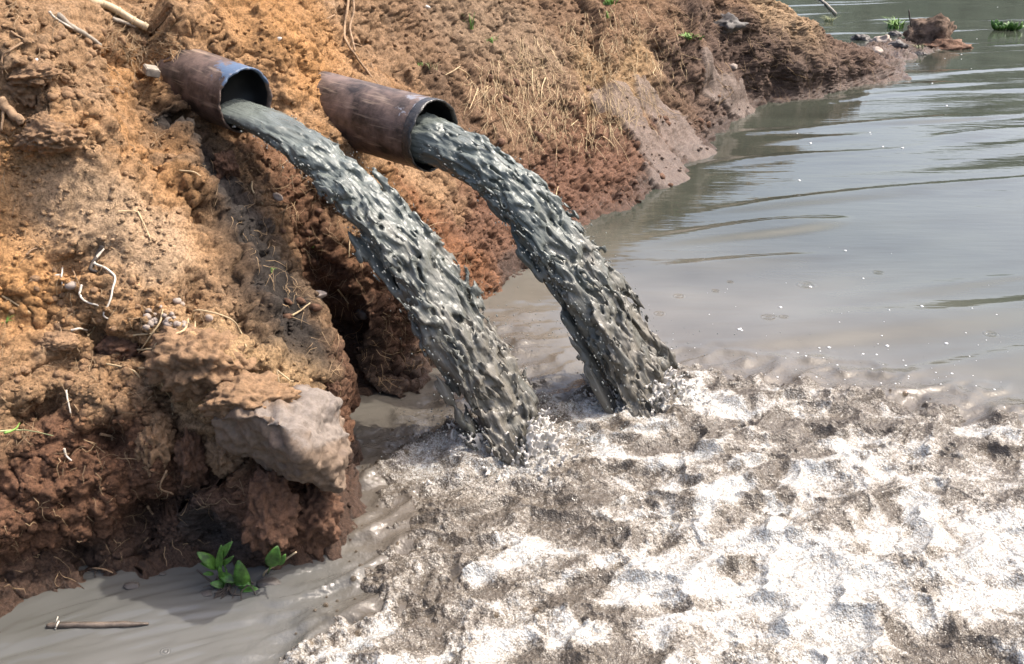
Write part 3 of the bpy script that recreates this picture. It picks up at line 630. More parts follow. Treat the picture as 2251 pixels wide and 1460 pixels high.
def surface_nets(D):
    """smooth surface round the cells where D > 0; vertices in grid units"""
    ins = D > 0; nx, ny, nz = D.shape
    cnt = sum(ins[a:nx-1+a, b:ny-1+b, c:nz-1+c].astype(np.int8) for a in (0, 1) for b in (0, 1) for c in (0, 1))
    I, Jx, Kx = np.where((cnt > 0) & (cnt < 8)); idx = np.full((nx-1, ny-1, nz-1), -1, np.int64); idx[I, Jx, Kx] = np.arange(len(I))
    acc = np.zeros((len(I), 3)); num = np.zeros(len(I)); cr = [(a, b, c) for a in (0, 1) for b in (0, 1) for c in (0, 1)]
    for p in cr:
        for ax in range(3):
            if p[ax]: continue
            q = list(p); q[ax] = 1
            d0 = D[I+p[0], Jx+p[1], Kx+p[2]]; d1 = D[I+q[0], Jx+q[1], Kx+q[2]]; m = (d0 > 0) != (d1 > 0)
            t = np.where(m, d0/np.where(m, d0-d1, 1), 0); pos = np.array(p, float)[None]+0*acc; pos[:, ax] = t
            acc += pos*m[:, None]; num += m
    V = acc/num[:, None]+np.stack([I, Jx, Kx], -1); F = []
    for ax in range(3):
        b, c = [(1, 2), (2, 0), (0, 1)][ax]; n = [nx, ny, nz]
        lo = [slice(0, None)]*3; hi = [slice(0, None)]*3; lo[ax] = slice(0, n[ax]-1); hi[ax] = slice(1, None)
        for k_ in (b, c): lo[k_] = slice(1, n[k_]-1); hi[k_] = slice(1, n[k_]-1)
        s0, s1 = ins[tuple(lo)], ins[tuple(hi)]
        for flip, mm in ((0, s0 & ~s1), (1, ~s0 & s1)):
            P = np.stack(np.where(mm), -1)
            for k_ in (b, c): P[:, k_] += 1
            q = []
            for ob, oc in ((-1, -1), (0, -1), (0, 0), (-1, 0)):
                r = P.copy(); r[:, b] += ob; r[:, c] += oc; q.append(idx[r[:, 0], r[:, 1], r[:, 2]])
            q = np.stack(q, -1); F.append(q[:, ::-1] if flip else q)
    F = np.vstack(F); return V, F[(F >= 0).all(1)]
def make_jet(J, back, name, label, seed, a0):
    # the jet is shaped straight, as torn sheets and lumps round its own axis, then bent along its fall
    tt = np.linspace(0, J.T*1.06, 600); arc_ = np.concatenate([[0], np.cumsum(np.linalg.norm(np.diff(J.pos(tt), axis=0), axis=1))])
    ds, dy, dz = .0078, .0062, .0062; Sg = np.arange(-back, arc_[-1], ds); yg = np.arange(-.42, .42, dy); zg = np.arange(-.30, .24, dz)
    t = np.interp(np.maximum(Sg, 0), arc_, tt); f = t/J.T; w, h = J.wt(t)
    S3, Y3, Z3 = np.meshgrid(Sg, yg, zg, indexing='ij'); w3, h3, f3_ = w[:, None, None], h[:, None, None], f[:, None, None]+0*Y3
    base = 1-np.sqrt((Y3/w3)**2+(np.where(Z3 > 0, Z3*1.15, Z3)/h3)**2)
    vc = Z3+h3*(.80+.25*f3_); veil = np.minimum(1-np.abs(vc)/.016, (1-np.abs((Y3+w3*.42)/(w3*.72)))*2)-4*(1-sm(f3_, .28, .55))
    D = base.astype(np.float32); near = (base > -.95) & (base < .75) | (veil > -.6)
    q = np.stack([S3[near], Y3[near], Z3[near]], -1).astype(np.float32); ff = f3_[near]
    wq = perlin(q*np.array([5, 9, 9], np.float32), seed)[:, None]
    n1 = perlin(q*np.array([7.2, 19, 19], np.float32)+.8*wq, seed+1); n2 = perlin(q*np.array([14, 36, 36], np.float32)+1.0*wq, seed+2); n3 = perlin(q*np.array([34, 80, 80], np.float32)+1.2*wq, seed+3); lo = perlin(q*np.array([2.6, 6, 6], np.float32), seed+4)
    zz = q[:, 2]/h[0]; side = .55+.45*sm(zz*.5+q[:, 1]*3, -.8, .1)
    A_ = (a0+(.62-a0)*sm(ff, .02, .45))*side
    Dn = base[near]+A_*(.66*n1+.62*n2+.30*n3+.06-.45*np.clip(.16-np.abs(n1), 0, 1))+.42*ff*lo-.10*ff
    dv = veil[near]*.5+(.85*perlin(q*np.array([3.2, 22, 10], np.float32)+.8*wq, seed+5)+.35*n2-.22)
    dv = np.minimum(dv, veil[near]+.15)
    D[near] = np.maximum(Dn, dv); D[0] = D[-1] = -1; D[:, 0] = D[:, -1] = -1; D[:, :, 0] = D[:, :, -1] = -1
    V, F = surface_nets(D)
    s_, y_, z_ = -back+V[:, 0]*ds, -.42+V[:, 1]*dy, -.30+V[:, 2]*dz
    t = np.interp(np.maximum(s_, 0), arc_, tt); T, Nn = J.frame(t); co = J.pos(t)+J.tan(0)*np.minimum(s_, 0)[:, None]+J.e*y_[:, None]+Nn*z_[:, None]
    me2 = mesh_np(name, co, F if np.dot(np.cross(J.tan(0), J.e), J.frame(np.array(0.))[1]) > 0 else F[:, ::-1]); nv = len(co); fr = np.clip(t/J.T, 0, 1)
    cA, cB = np.array([.112, .125, .114]), np.array([.125, .113, .093]); v_ = perlin(np.stack([s_*4, y_*12, z_*12], -1), seed+6)
    c = lerp(np.tile(cA, (nv, 1)), cB, sm(fr+.25*v_, .35, 1.0)); c *= (1+.30*v_)[:, None]
    add_attr(me2, 'tint', 'FLOAT_COLOR', np.concatenate([np.clip(c, .01, 1), np.ones((nv, 1))], 1))
    fa = me2.attributes.new('flow', 'FLOAT_VECTOR', 'POINT'); fa.data.foreach_set('vector', np.ascontiguousarray(np.stack([s_*9, y_*110, z_*110], -1), np.float32).ravel())
    o = link_mesh(name, me2, M_jet); tag(o, label, 'water jet', 'sludge jets pouring from the pipes'); md = o.modifiers.new('smooth', 'SMOOTH'); md.factor = .5; md.iterations = 3
    return o
def spray(J, n, name, label, seed, lo=.0):
    rg = np.random.default_rng(seed); sv, sf = ico(1); V = []; Fc = []; off = 0
    for i in range(n):
        t = J.T*(lo+(1.02-lo)*rg.random()**.75); w, h = J.wt(t); fr = t/J.T
        a = rg.choice([0, math.pi])+rg.normal(0, .35); k = 1.02+abs(rg.normal(0, .13+.25*fr)); r = .0012+.0036*rg.random()**2.5
        Tt, Nt = J.frame(np.array(t)); p = J.pos(t)+J.e*math.cos(a)*w*k+Nt*math.sin(a)*h*k
        if p[2] < .01: continue
        st = rg.uniform(1, 2.2)
        V.append((sv[:, :1]*Tt*st+sv[:, 1:2]*J.e+sv[:, 2:]*Nt)*r+p); Fc.append(sf+off); off += len(sv)
    return V, Fc, off
fl1 = m1+np.array([0, 0, -.060]); fl2 = m2+np.array([0, 0, -.022])
J1 = Jet(fl1, onz(1158, 990), ((0, .08, .3, .6, 1), (.112, .118, .135, .17, .20)), ((0, .08, .3, .6, 1), (.052, .056, .07, .085, .09)), 3)
J2 = Jet(fl2, onz(1436, 880), ((0, .08, .3, .6, 1), (.128, .135, .148, .19, .26)), ((0, .08, .3, .6, 1), (.118, .11, .10, .105, .10)), 4)
make_jet(J1, .10, 'sludge_jet', 'long grey green jet of sludge falling from the pipe with worn blue paint', 31, .10)
make_jet(J2, .10, 'sludge_jet', 'ragged grey green jet of sludge falling from the pipe with the wet black rim', 45, .20)
V = []; Fc = []; off = 0
for J, n, sd_ in ((J1, 700, 41), (J2, 1000, 42)):
    v, f, o_ = spray(J, n, '', '', sd_); V += v; Fc += [x+off for x in f]; off += o_
rg = np.random.default_rng(43); sv, sf = ico(1)
for (px, py, n, rr, hz) in ((1090, 1000, 900, .20, .10), (1000, 985, 350, .14, .09), (1395, 885, 800, .2, .10), (1230, 960, 250, .2, .07), (1140, 760, 250, .16, .14), (1600, 820, 160, .4, .05)):
    c = onz(px, py)
    for i in range(n):
        p = c+np.array([rg.normal(0, rr), rg.normal(0, rr*.6), abs(rg.normal(0, hz))+.02]); r = .0009+.0034*rg.random()**3
        V.append(sv*r+p); Fc.append(sf+off); off += len(sv)
me = mesh_np('spray_drops', np.vstack(V), np.vstack(Fc)); add_attr(me, 'tint', 'FLOAT_COLOR', np.tile([.20, .21, .195, 1.], (len(me.vertices), 1)))
tag(link_mesh('spray_drops', me, M_jet), 'flying drops of spray around the two jets', kind='stuff')

# ------------------------------------------------------------------ things on the bank
def lump_mesh(name, rx, ry, rz, seed, sub=3, cuts=7, rough=.06, crumbs=0.0):
    v, f = ico(sub); v = v.copy(); rg = np.random.default_rng(seed)
    for _ in range(cuts):
        n = rg.normal(size=3); n /= np.linalg.norm(n); h = rg.uniform(.58, .88); d = v@n; k = d > h; v[k] -= n*((d[k]-h)*.9)[:, None]
    p = v.astype(np.float32)+seed*3.1
    v *= (1+rough*2*fbm(p*1.6, 3, seed % 40)+rough*perlin(p*6, seed % 31))[:, None]
    if crumbs > 0:
        f1_, c_ = worley(p*5.5, seed % 37); f2_, d_ = worley(p*12, seed % 29); v *= (1+crumbs*(np.sqrt(np.clip(1-f1_*f1_, 0, 1))*c_-.3)+.45*crumbs*(np.sqrt(np.clip(1-f2_*f2_, 0, 1))*d_-.3)+.10*perlin(p*3.2, 8))[:, None]
    return mesh_np(name, v*np.array([rx, ry, rz]), f)
def lump(name, loc, r, m, seed, label, cat, group=None, sub=3, cuts=7, rough=.06, crumbs=0.0, tilt=(0, 0, 0)):
    rx, ry, rz = r if isinstance(r, tuple) else (r, r, r*.75)
    o = link_mesh(name, lump_mesh(name, rx, ry, rz, seed, sub, cuts, rough, crumbs), m); o.location = loc; o.rotation_euler = tilt
    return tag(o, label, cat, group)
def px_size(p): return float(np.dot(np.asarray(p)-EYE, FW))/FPX        # metres per photo pixel at p

# the slab-like boulder at the foot of the bank
def hull_solid(name, pts, vox, noise, m, seed):
    bm = bmesh.new()
    for p in pts: bm.verts.new(p)
    r = bmesh.ops.convex_hull(bm, input=bm.verts); me = bpy.data.meshes.new('tmp')
    bmesh.ops.recalc_face_normals(bm, faces=bm.faces)
    loose = [v for v in bm.verts if not v.link_faces]; bmesh.ops.delete(bm, geom=loose, context='VERTS')
    bm.to_mesh(me); bm.free()
    tmp = bpy.data.objects.new('tmp', me); COL.objects.link(tmp)
    md = tmp.modifiers.new('r', 'REMESH'); md.mode = 'VOXEL'; md.voxel_size = vox
    s_ = tmp.modifiers.new('s', 'SMOOTH'); s_.factor = .5; s_.iterations = 4
    me2 = bpy.data.meshes.new_from_object(tmp.evaluated_get(bpy.context.evaluated_depsgraph_get())); bpy.data.objects.remove(tmp)
    n = len(me2.vertices); co = np.empty(n*3, np.float32); me2.vertices.foreach_get('co', co); co = co.reshape(-1, 3)
    no = np.empty(n*3, np.float32); me2.vertex_normals.foreach_get('vector', no); no = no.reshape(-1, 3)
    d = noise*(fbm(co*5, 3, seed)*.030+fbm(co*22, 3, seed+2)*.009-.006*sm(perlin(co*38, seed+5), .25, .6))
    pits, _ = worley(co*30, seed+7); d -= noise*.006*sm(.28-pits, 0, .2)
    co = co+no*d[:, None]; me2.vertices.foreach_set('co', co.ravel()); me2.update()
    me2.name = name
    return link_mesh(name, me2, m), co, no
bp_ = [(612, 880, 2.86), (652, 855, 3.0), (738, 882, 3.03), (767, 952, 2.98), (764, 1006, 2.93), (745, 1085, 2.86), (645, 992, 2.68), (598, 930, 2.70), (560, 915, 2.72),
       (670, 1065, 2.78), (560, 1032, 2.85), (470, 978, 2.85), (438, 922, 2.83), (500, 868, 2.90), (560, 900, 3.3), (740, 1000, 3.3), (560, 1010, 3.2), (650, 860, 3.4)]
bo, co, no = hull_solid('boulder', [aty(x, y, Y) for x, y, Y in [(x+16, y, Y) for x, y, Y in bp_]], .009, 1.5, None, 5)
lit_side = sm(no@np.array([.52, -.15, .84]), .66, .86); pz = fbm(co*7, 3, 8)  # side turned to the sun, painted paler and greyer as if lit
bc = lerp(np.tile([.175, .125, .088], (len(co), 1)), np.array([.19, .158, .134]), lit_side*sm(pz, -.9, -.1)); bc = lerp(bc, np.array([.12, .085, .065]), sm(pz-.35*lit_side, .25, .6)*.8)
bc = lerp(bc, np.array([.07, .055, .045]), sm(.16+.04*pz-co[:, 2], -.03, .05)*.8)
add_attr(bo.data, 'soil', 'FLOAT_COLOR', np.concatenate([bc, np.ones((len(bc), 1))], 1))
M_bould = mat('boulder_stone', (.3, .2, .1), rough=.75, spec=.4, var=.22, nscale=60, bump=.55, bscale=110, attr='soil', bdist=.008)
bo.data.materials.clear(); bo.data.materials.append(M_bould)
tag(bo, 'large flat faced boulder with a sunlit pinkish grey face at the water edge', 'boulder')

# clods of soil round the boulder
def clod_at(px, py, wpx, hpx, seed, label, m=M_clod, back=0.0, name='soil_clod', group=None, crumbs=.28, sub=5, Y=None, cat='clod'):
    p = aty(px, py, Y) if Y else hit(px, py)[0]
    if p is None: p = onz(px, py)
    k = px_size(p); p = p+ray(px, py)*back
    return lump(name, p, (wpx*k/2, (wpx+hpx)*k/4, hpx*k/2), m, seed, label, cat, group, sub=sub, cuts=5, rough=.09, crumbs=crumbs)
clod_at(498, 1000, 95, 85, 51, 'crumbly tan clod of soil stuck under the left end of the boulder', back=.0)
clod_at(590, 1120, 130, 170, 52, 'big reddish clod of wet soil standing below the boulder', M_wetclod, back=.0)
clod_at(690, 1140, 130, 140, 53, 'dark red clod at the water edge under the right end of the boulder', M_wetclod, back=.0)
clod_at(545, 880, 180, 95, 54, 'mound of pale crumbly soil lying on top of the boulder', Y=2.90)
clod_at(345, 985, 70, 120, 55, 'upright tan clod of soil left of the boulder', back=.02)
clod_at(420, 1010, 60, 130, 56, 'narrow reddish column of soil between the boulder and the upright tan clod', M_wetclod, back=.02)
clod_at(445, 790, 210, 150, 57, 'rounded soil mound topped with crossed straws and small pebbles', back=.06)
clod_at(255, 760, 120, 65, 58, 'dark soil lump overhanging a hollow on the left slope', M_wetclod, back=.02)
clod_at(75, 165, 130, 50, 59, 'flat broken soil slab high on the left slope', back=.02)
clod_at(60, 200, 90, 80, 60, 'squared pale block of soil under the flat broken slab', back=.02)
clod_at(110, 300, 130, 70, 61, 'brown clod below a thick broken root on the left slope', back=.02)
clod_at(90, 270, 60, 40, 62, 'small pale clod beside the thick broken root', back=.01)
clod_at(345, 925, 60, 46, 63, 'round brown lump beside a dark hole in the lower left slope', back=.01)
clod_at(130, 750, 90, 40, 64, 'smooth brown lump wedged in a crack of the left slope', back=.005, crumbs=.05)
clod_at(725, 850, 40, 50, 65, 'small reddish clod at the back of the boulder by the dark hollow', M_wetclod, back=.0)
clod_at(500, 370, 50, 70, 66, 'grey brown lump under the pipe with worn blue paint', M_wetclod, back=.01)

# stones and chips
lump('pebble', hit(156, 628)[0], (.024, .02, .016), M_stone, 71, 'rounded tan pebble beside a white chip on the left slope', 'pebble', cuts=1, rough=.03)
lump('stone_chip', hit(130, 607)[0], (.020, .010, .007), M_chip, 72, 'small white chip just above the rounded tan pebble', 'chip', sub=2, tilt=(.2, .3, .4))
lump('stone_chip', hit(611, 86)[0], (.022, .010, .012), M_chip, 73, 'white chip on the orange soil above the pipe with worn blue paint', 'chip', sub=2, tilt=(.5, -.5, .4))
lump('stone_chip', hit(938, 15)[0], (.032, .014, .014), M_chip, 74, 'white chip at the top of the bank above the plain pipe', 'chip', sub=2, tilt=(.3, .2, 0))
lump('stone_chip', hit(80, 133)[0], (.012, .01, .01), M_chip, 75, 'tiny white chip under the dark cracks at the far left', 'chip', sub=2)
lump('stone', hit(700, 648)[0], (.036, .025, .018), M_stone, 76, 'flat pale stone in the dark soil left of the long jet', 'stone', cuts=5, rough=.04)
lump('stone', hit(800, 690)[0], (.045, .03, .03), M_darkstone, 77, 'dark wet stone beside the long jet above the hollow', 'stone')
lump('stone', hit(1612, 147)[0], (.055, .04, .035), M_stone, 78, 'rounded brown stone in the dark far stretch of the bank', 'stone', cuts=2)
lump('stone', hit(1600, 55)[0], (.20, .14, .13), M_darkstone, 79, 'large dark rock near the top of the far bank', 'rock', sub=4, cuts=10, rough=.12, crumbs=.12)
lump('stone', hit(1925, 115)[0], (.12, .09, .09), M_stone, 80, 'pale stone on the point of the far bank', 'stone')
for k, (x, y, r_, mm, lb) in enumerate([(1975, 100, .16, M_darkstone, 'dark round stone at the tip of the far bank beside the mud flat'), (1895, 82, .17, M_darkstone, 'long dark stone on the crest near the tip of the far bank'), (1968, 72, .14, M_darkstone, 'black lump under the grass at the far point'),
        (1935, 88, .22, M_stone, 'pale low hump of mud between the far dark stones'), (2020, 122, .12, M_darkstone, 'small dark stone standing in the water at the far point')]):
    h_, _ = hit(x, y); p = h_ if h_ is not None else onz(x, y+6)
    lump('stone', p, (r_, r_*.8, r_*.6), mm, 81+k, lb, 'stone', sub=4, cuts=9, rough=.14, crumbs=.15)
M_farclod = mat('dull_clod_soil', (.24, .165, .12), rough=.95, spec=.2, var=.5, nscale=7, bump=1.0, bscale=30, bdist=.04)
p = onz(2048, 98); lump('soil_mound', p+np.array([0, 0, .1]), (.46, .36, .36), M_farclod, 90, 'lone brown soil mound at the far point of the bank', 'mound', sub=4, cuts=6, rough=.12, crumbs=.2)
p = onz(2080, 105); lump('soil_mound', p, (.36, .3, .13), M_wetclod, 91, 'low wet soil hump at the foot of the lone far mound', 'mound', sub=4, cuts=4, rough=.12, crumbs=.2)
rg = np.random.default_rng(77)
for k in range(34):
    x, y = 372+rg.normal(0, 24), 712+rg.normal(0, 24); h_, _ = hit(x, y)
    if h_ is None: continue
    r_ = rg.uniform(.007, .018)
    lump('pebble', h_, (r_, r_*rg.uniform(.7, 1), r_*.75), M_stone, 100+k, 'small dry pebble heaped above the straw topped mound', 'pebble', 'pebbles heaped above the straw topped mound', sub=2, cuts=2, rough=.04, tilt=(rg.random(), rg.random(), rg.random()*3))
for k in range(44):
    x, y = rg.uniform(20, 330), rg.uniform(590, 860); h_, _ = hit(x, y)
    if h_ is None: continue
    r_ = rg.uniform(.008, .022)
    lump('soil_clod', h_, (r_, r_*rg.uniform(.7, 1), r_*.75), M_clod, 140+k, 'small dry clod scattered on the left slope below the curled roots', 'clod', 'small clods below the curled roots', sub=2, cuts=4, rough=.08, tilt=(rg.random(), rg.random(), rg.random()*3))
for k in range(46):
    x, y = rg.uniform(30, 330), rg.uniform(60, 230); h_, _ = hit(x, y)
    if h_ is None: continue
    r_ = rg.uniform(.010, .030)
    lump('soil_clod', h_, (r_, r_*rg.uniform(.7, 1), r_*.7), M_clod, 190+k, 'broken soil clod on the rubbly top left slope beside the bamboo', 'clod', 'broken clods on the top left slope', sub=2, cuts=4, rough=.1, tilt=(rg.random(), rg.random(), rg.random()*3))
for k in range(40):
    x, y = rg.uniform(620, 720) if k < 12 else rg.uniform(1050, 1600), rg.uniform(330, 700) if k < 12 else rg.uniform(150, 420); h_, _ = hit(x, y)
    if h_ is None: continue
    r_ = rg.uniform(.012, .030)*(1 if k < 12 else 1.9)
    lump('soil_clod', h_, (r_, r_*rg.uniform(.7, 1), r_*.7), M_wetclod, 240+k, 'dark clod in the wet soil under the first pipe' if k < 12 else 'brown clod on the bank between the plain pipe and the river', 'clod',
         'dark clods under the first pipe' if k < 12 else 'brown clods between the plain pipe and the river', sub=2, cuts=4, rough=.1, tilt=(rg.random(), rg.random(), rg.random()*3))

# straws, twigs and roots
def strand(name, px, r, m, label, cat, lift=.006, n=None, sides=6, taper=.6, sag=0.0, group=None, arch=0.0):
    pts = []
    for i, q in enumerate(px):
        h_, nn_ = hit(*q)
        if h_ is None: h_, nn_ = onz(*q), np.array([0, 0, 1.])
        a_ = arch*math.sin(math.pi*i/max(1, len(px)-1)); pts.append(h_+nn_*(lift+a_))
    n = n or max(4, 5*len(px)); P = catmull(pts, n); rr = r*np.linspace(1, taper, n)
    P += .35*r*np.stack([perlin(p3(np.arange(n)*.4, np.full(n, px[0][0]*.37)), 3), perlin(p3(np.arange(n)*.4, np.full(n, px[0][1]*.41)), 4), perlin(p3(np.arange(n)*.4, np.full(n, px[0][0]*.53)), 5)], -1)
    v, f = tube(P, rr, sides); o = link_mesh(name, mesh_list(name, v, f), m); return tag(o, label, cat, group) if cat else o
strand('root', [(228, 545), (208, 583), (230, 592), (249, 610), (252, 630), (241, 662), (230, 688), (240, 702)], .0052, M_pale, 'pale curled root hanging in an S on the left slope', 'root', .012)
strand('root', [(226, 540), (215, 565), (203, 590), (215, 600)], .010, M_darkroot, 'black forked root stub above the pale curled root', 'root', .012)
strand('root', [(186, 626), (180, 645), (190, 660), (216, 674)], .005, M_pale, 'short hooked pale root left of the S curled root', 'root', .01)
strand('root', [(158, 592), (170, 610), (178, 630)], .003, M_root, 'thin brown root above the hooked pale root', 'root', .008)
strand('straw', [(137, 590), (136, 612), (139, 632)], .0035, M_pale, 'short upright white straw beside the rounded tan pebble', 'straw', .012)
strand('straw', [(4, 653), (35, 670), (64, 690)], .0042, M_straw, 'straight straw at the left edge of the slope under the orange soil', 'straw', .008)
strand('straw', [(300, 468), (315, 495), (332, 532)], .0035, M_straw, 'bent straw on the smooth tan slope left of the gully', 'straw', .008)
strand('straw', [(258, 468), (280, 465), (300, 468)], .003, M_straw, 'fine straw joining the bent straw at its upper end', 'straw', .008)
strand('twig', [(58, 562), (72, 552), (92, 545), (96, 556)], .004, M_root, 'hooked brown twig on the orange soil at the left', 'twig', .008)
strand('straw', [(361, 682), (350, 715), (330, 745), (308, 775)], .0042, M_straw, 'long straw running down the left side of the pebble heap', 'straw', .02, arch=.02)
strand('straw', [(425, 703), (395, 730), (365, 765), (345, 800), (320, 808)], .0042, M_straw, 'long bowed straw crossing the top of the mound', 'straw', .03, arch=.03)
strand('straw', [(432, 704), (455, 698), (490, 720), (510, 735), (532, 768)], .0040, M_straw, 'forked straw falling down the right side of the mound', 'straw', .03, arch=.02)
strand('straw', [(303, 781), (335, 775), (375, 769)], .0042, M_straw, 'level straw crossing the foot of the mound', 'straw', .02)
strand('straw', [(330, 790), (352, 820), (362, 845), (372, 880), (386, 908)], .0032, M_straw, 'thin straw dangling from the mound into the crack', 'straw', .012)
strand('straw', [(404, 712), (412, 730), (414, 745)], .003, M_straw, 'short forked straw on the crown of the mound', 'straw', .02)
strand('straw', [(440, 715), (428, 735), (416, 752)], .003, M_straw, 'short straw crossing the short forked one on the crown', 'straw', .024)
strand('straw', [(232, 800), (265, 806), (290, 818), (312, 831)], .0040, M_straw, 'slanting straw below the dark soil lump', 'straw', .008)
strand('straw', [(290, 737), (315, 733), (340, 731)], .0045, M_straw, 'level straw left of the pebble heap', 'straw', .008)
strand('straw', [(156, 725), (170, 722), (186, 726)], .005, M_pale, 'pale straw bit on the dark soil lump', 'straw', .012)
strand('straw', [(205, 712), (195, 730), (188, 742)], .003, M_straw, 'tan straw leaning beside the dark soil lump', 'straw', .012)
strand('straw', [(130, 712), (137, 735), (145, 755), (160, 772)], .003, M_root, 'brown root hanging over the crack under the dark lump', 'straw', .012)
strand('straw', [(613, 826), (608, 840), (601, 857)], .0036, M_straw, 'left arm of the straw fork beside the boulder', 'straw', .03)
strand('straw', [(613, 826), (624, 836), (634, 847)], .0036, M_straw, 'right arm of the straw fork beside the boulder', 'straw', .03)
strand('straw', [(152, 858), (152, 880), (158, 908)], .0040, M_pale, 'upright pale rootlet on the lower left slope', 'straw', .01)
strand('straw', [(480, 842), (481, 862), (480, 880)], .0042, M_pale, 'white straw upright in the gap left of the boulder', 'straw', .03)
strand('root', [(136, 988), (140, 1000), (158, 1011)], .0045, M_pale, 'white hooked root in the dark red soil at lower left', 'root', .01)
strand('twig', [(212, 945), (228, 962), (250, 985)], .006, M_root, 'short brown stick over the dark hole in the lower slope', 'twig', .03)
strand('root', [(352, 1035), (358, 1055), (366, 1078), (373, 1082)], .004, M_root, 'curled brown rootlet hanging below the upright tan clod', 'root', .03)
strand('root', [(333, 1118), (336, 1140), (342, 1150)], .006, M_root, 'short pale rootlet in front of the black hollow', 'root', .04)
strand('twig', [(210, 1240), (235, 1250), (255, 1258)], .004, M_root, 'twig poking from the foot of the bank into the grey water', 'twig', .02)
strand('twig', [(205, 1242), (212, 1260), (215, 1272)], .0035, M_darkroot, 'dark twig pointing down at the foot of the bank', 'twig', .02)
strand('twig', [(100, 27), (118, 42), (145, 58), (176, 74)], .006, M_pale, 'pale forked twig high on the left slope', 'twig', .02)
strand('twig', [(126, 38), (150, 58), (180, 78), (215, 103)], .015, M_wood, 'flat strip of weathered wood beside the pale forked twig', 'branch', .012)
strand('twig', [(28, 72), (50, 82), (72, 94)], .005, M_root, 'brown twig at the far left above the soil slabs', 'twig', .012)
strand('root', [(44, 98), (20, 112), (6, 130), (4, 165)], .0045, M_root, 'thin curved root at the left edge of the top slope', 'root', .012)
strand('root', [(-5, 228), (15, 245), (35, 265), (52, 282)], .019, M_root, 'thick broken root at the left edge of the slope', 'root', .02, taper=.8, sides=10)
strand('root', [(8, 240), (6, 262), (10, 284)], .007, M_root, 'thin root hanging beside the thick broken root', 'root', .02)
# bamboo pole with its nodes
bpx = [(196, -8), (240, 18), (285, 42), (332, 68)]; pts = [hit(*q)[0]+hit(*q)[1]*.018 for q in bpx]; P = catmull(pts, 26)
v, f = tube(P, .017, 12); bam = link_mesh('bamboo_pole', mesh_list('bamboo_pole', v, f), M_bamboo); tag(bam, 'dry bamboo pole lying on the top left slope', 'pole')
for i in (5, 11, 17, 23):
    T_ = (P[i+1]-P[i-1]); T_ /= np.linalg.norm(T_); v, f = tube([P[i]-T_*.006, P[i]-T_*.002, P[i]+T_*.002, P[i]+T_*.006], [.0172, .0205, .0205, .0172], 12); link_mesh('node_ring', mesh_list('node_ring', v, f), M_bamboo, bam)
strand('branch', [(245, 42), (275, 52), (312, 62)], .011, M_wood, 'short split branch against the lower side of the bamboo pole', 'branch', .012)
strand('branch', [(1790, -12), (1812, 8), (1838, 34)], .035, M_wood, 'grey pole lying over the crest of the far bank', 'pole', .03)
# double root hanging beside the second pipe
strand('root', [(768, -10), (764, 30), (757, 60), (760, 90), (775, 118), (800, 150), (838, 198)], .009, M_root, 'long brown root hanging towards the plain pipe, left strand', 'root', .016, sides=8, taper=.7)
strand('root', [(776, -10), (774, 30), (768, 62), (770, 92), (778, 116)], .008, M_root, 'shorter brown root twisted against the long hanging root', 'root', .020, sides=8, taper=.8)
strand('root', [(770, 98), (792, 104), (808, 118), (818, 150), (838, 195)], .0045, M_root, 'thin side root looping right of the long hanging root', 'root', .012)
strand('root', [(735, 35), (715, 40), (702, 44)], .004, M_root, 'thin root left of the long hanging root', 'root', .01)
for px_, lb in [([(1008, 148), (992, 158), (976, 168)], 'straw slanting down left above the plain pipe'), ([(1002, 152), (1020, 160), (1034, 170)], 'straw slanting right above the plain pipe'),
                ([(1050, 198), (1042, 220), (1032, 245)], 'upright straw right of the mouth of the plain pipe'), ([(1196, 172), (1192, 195), (1188, 222)], 'upright straw in the middle of the matted root slope'),
                ([(1282, 250), (1268, 262), (1252, 278)], 'thick straw lying across the foot of the matted root slope'), ([(1322, 298), (1338, 312), (1350, 326)], 'straw on the smooth pinkish mud slab'),
                ([(1170, 155), (1168, 180), (1172, 205)], 'second upright straw in the matted root slope'), ([(1090, 205), (1086, 220), (1083, 232)], 'short straw standing below the matted roots'),
                ([(1298, 225), (1306, 240), (1312, 252)], 'short straw at the upper edge of the pinkish mud slab'), ([(1438, 150), (1434, 162), (1442, 170)], 'bent pale straw on the dark far bank'),
                ([(1208, 452), (1204, 430), (1198, 415)], 'pale straw standing at the foot of the bank by the open river'), ([(1225, 450), (1222, 430), (1226, 412)], 'second pale straw at the foot of the bank by the open river'),
                ([(548, 398), (560, 425), (575, 445)], 'thin straw in the dark gully under the first pipe'), ([(400, 380), (425, 382), (445, 392)], 'pale fibre across the grey gully under the first pipe'),
                ([(770, 520), (765, 545), (766, 570)], 'pale rootlet beside the long jet'), ([(748, 635), (758, 655), (768, 662)], 'white rootlet in the dark soil left of the long jet'),
                ([(640, 700), (660, 685), (676, 668)], 'brown rootlet over the dark crack left of the long jet')]:
    strand('straw', px_, .0042 if px_[0][0] < 1100 else .006, M_straw, lb, 'straw', .014)
l_, n_ = hit(612, 434); lump('dead_leaf', l_+n_*.008, (.030, .016, .004), M_stone, 301, 'curled tan dead leaf in the dark soil under the first pipe', 'leaf', sub=3, cuts=0, rough=.08, tilt=(.9, .35, -.5))
# grey wedge of board by the first pipe
wp = aty(333, 156, 4.36); bm = bmesh.new(); bmesh.ops.create_cube(bm, size=1.0); bmesh.ops.scale(bm, vec=(.060, .10, .034), verts=bm.verts); bmesh.ops.bevel(bm, geom=bm.edges[:], offset=.004, segments=2, affect='EDGES')
me = bpy.data.meshes.new('wooden_wedge'); bm.to_mesh(me); bm.free(); wd = link_mesh('wooden_wedge', me, M_wood, smooth=False); wd.location = wp; wd.rotation_euler = (.1, .25, .5); tag(wd, 'grey board end jammed beside the pipe with worn blue paint', 'wedge')

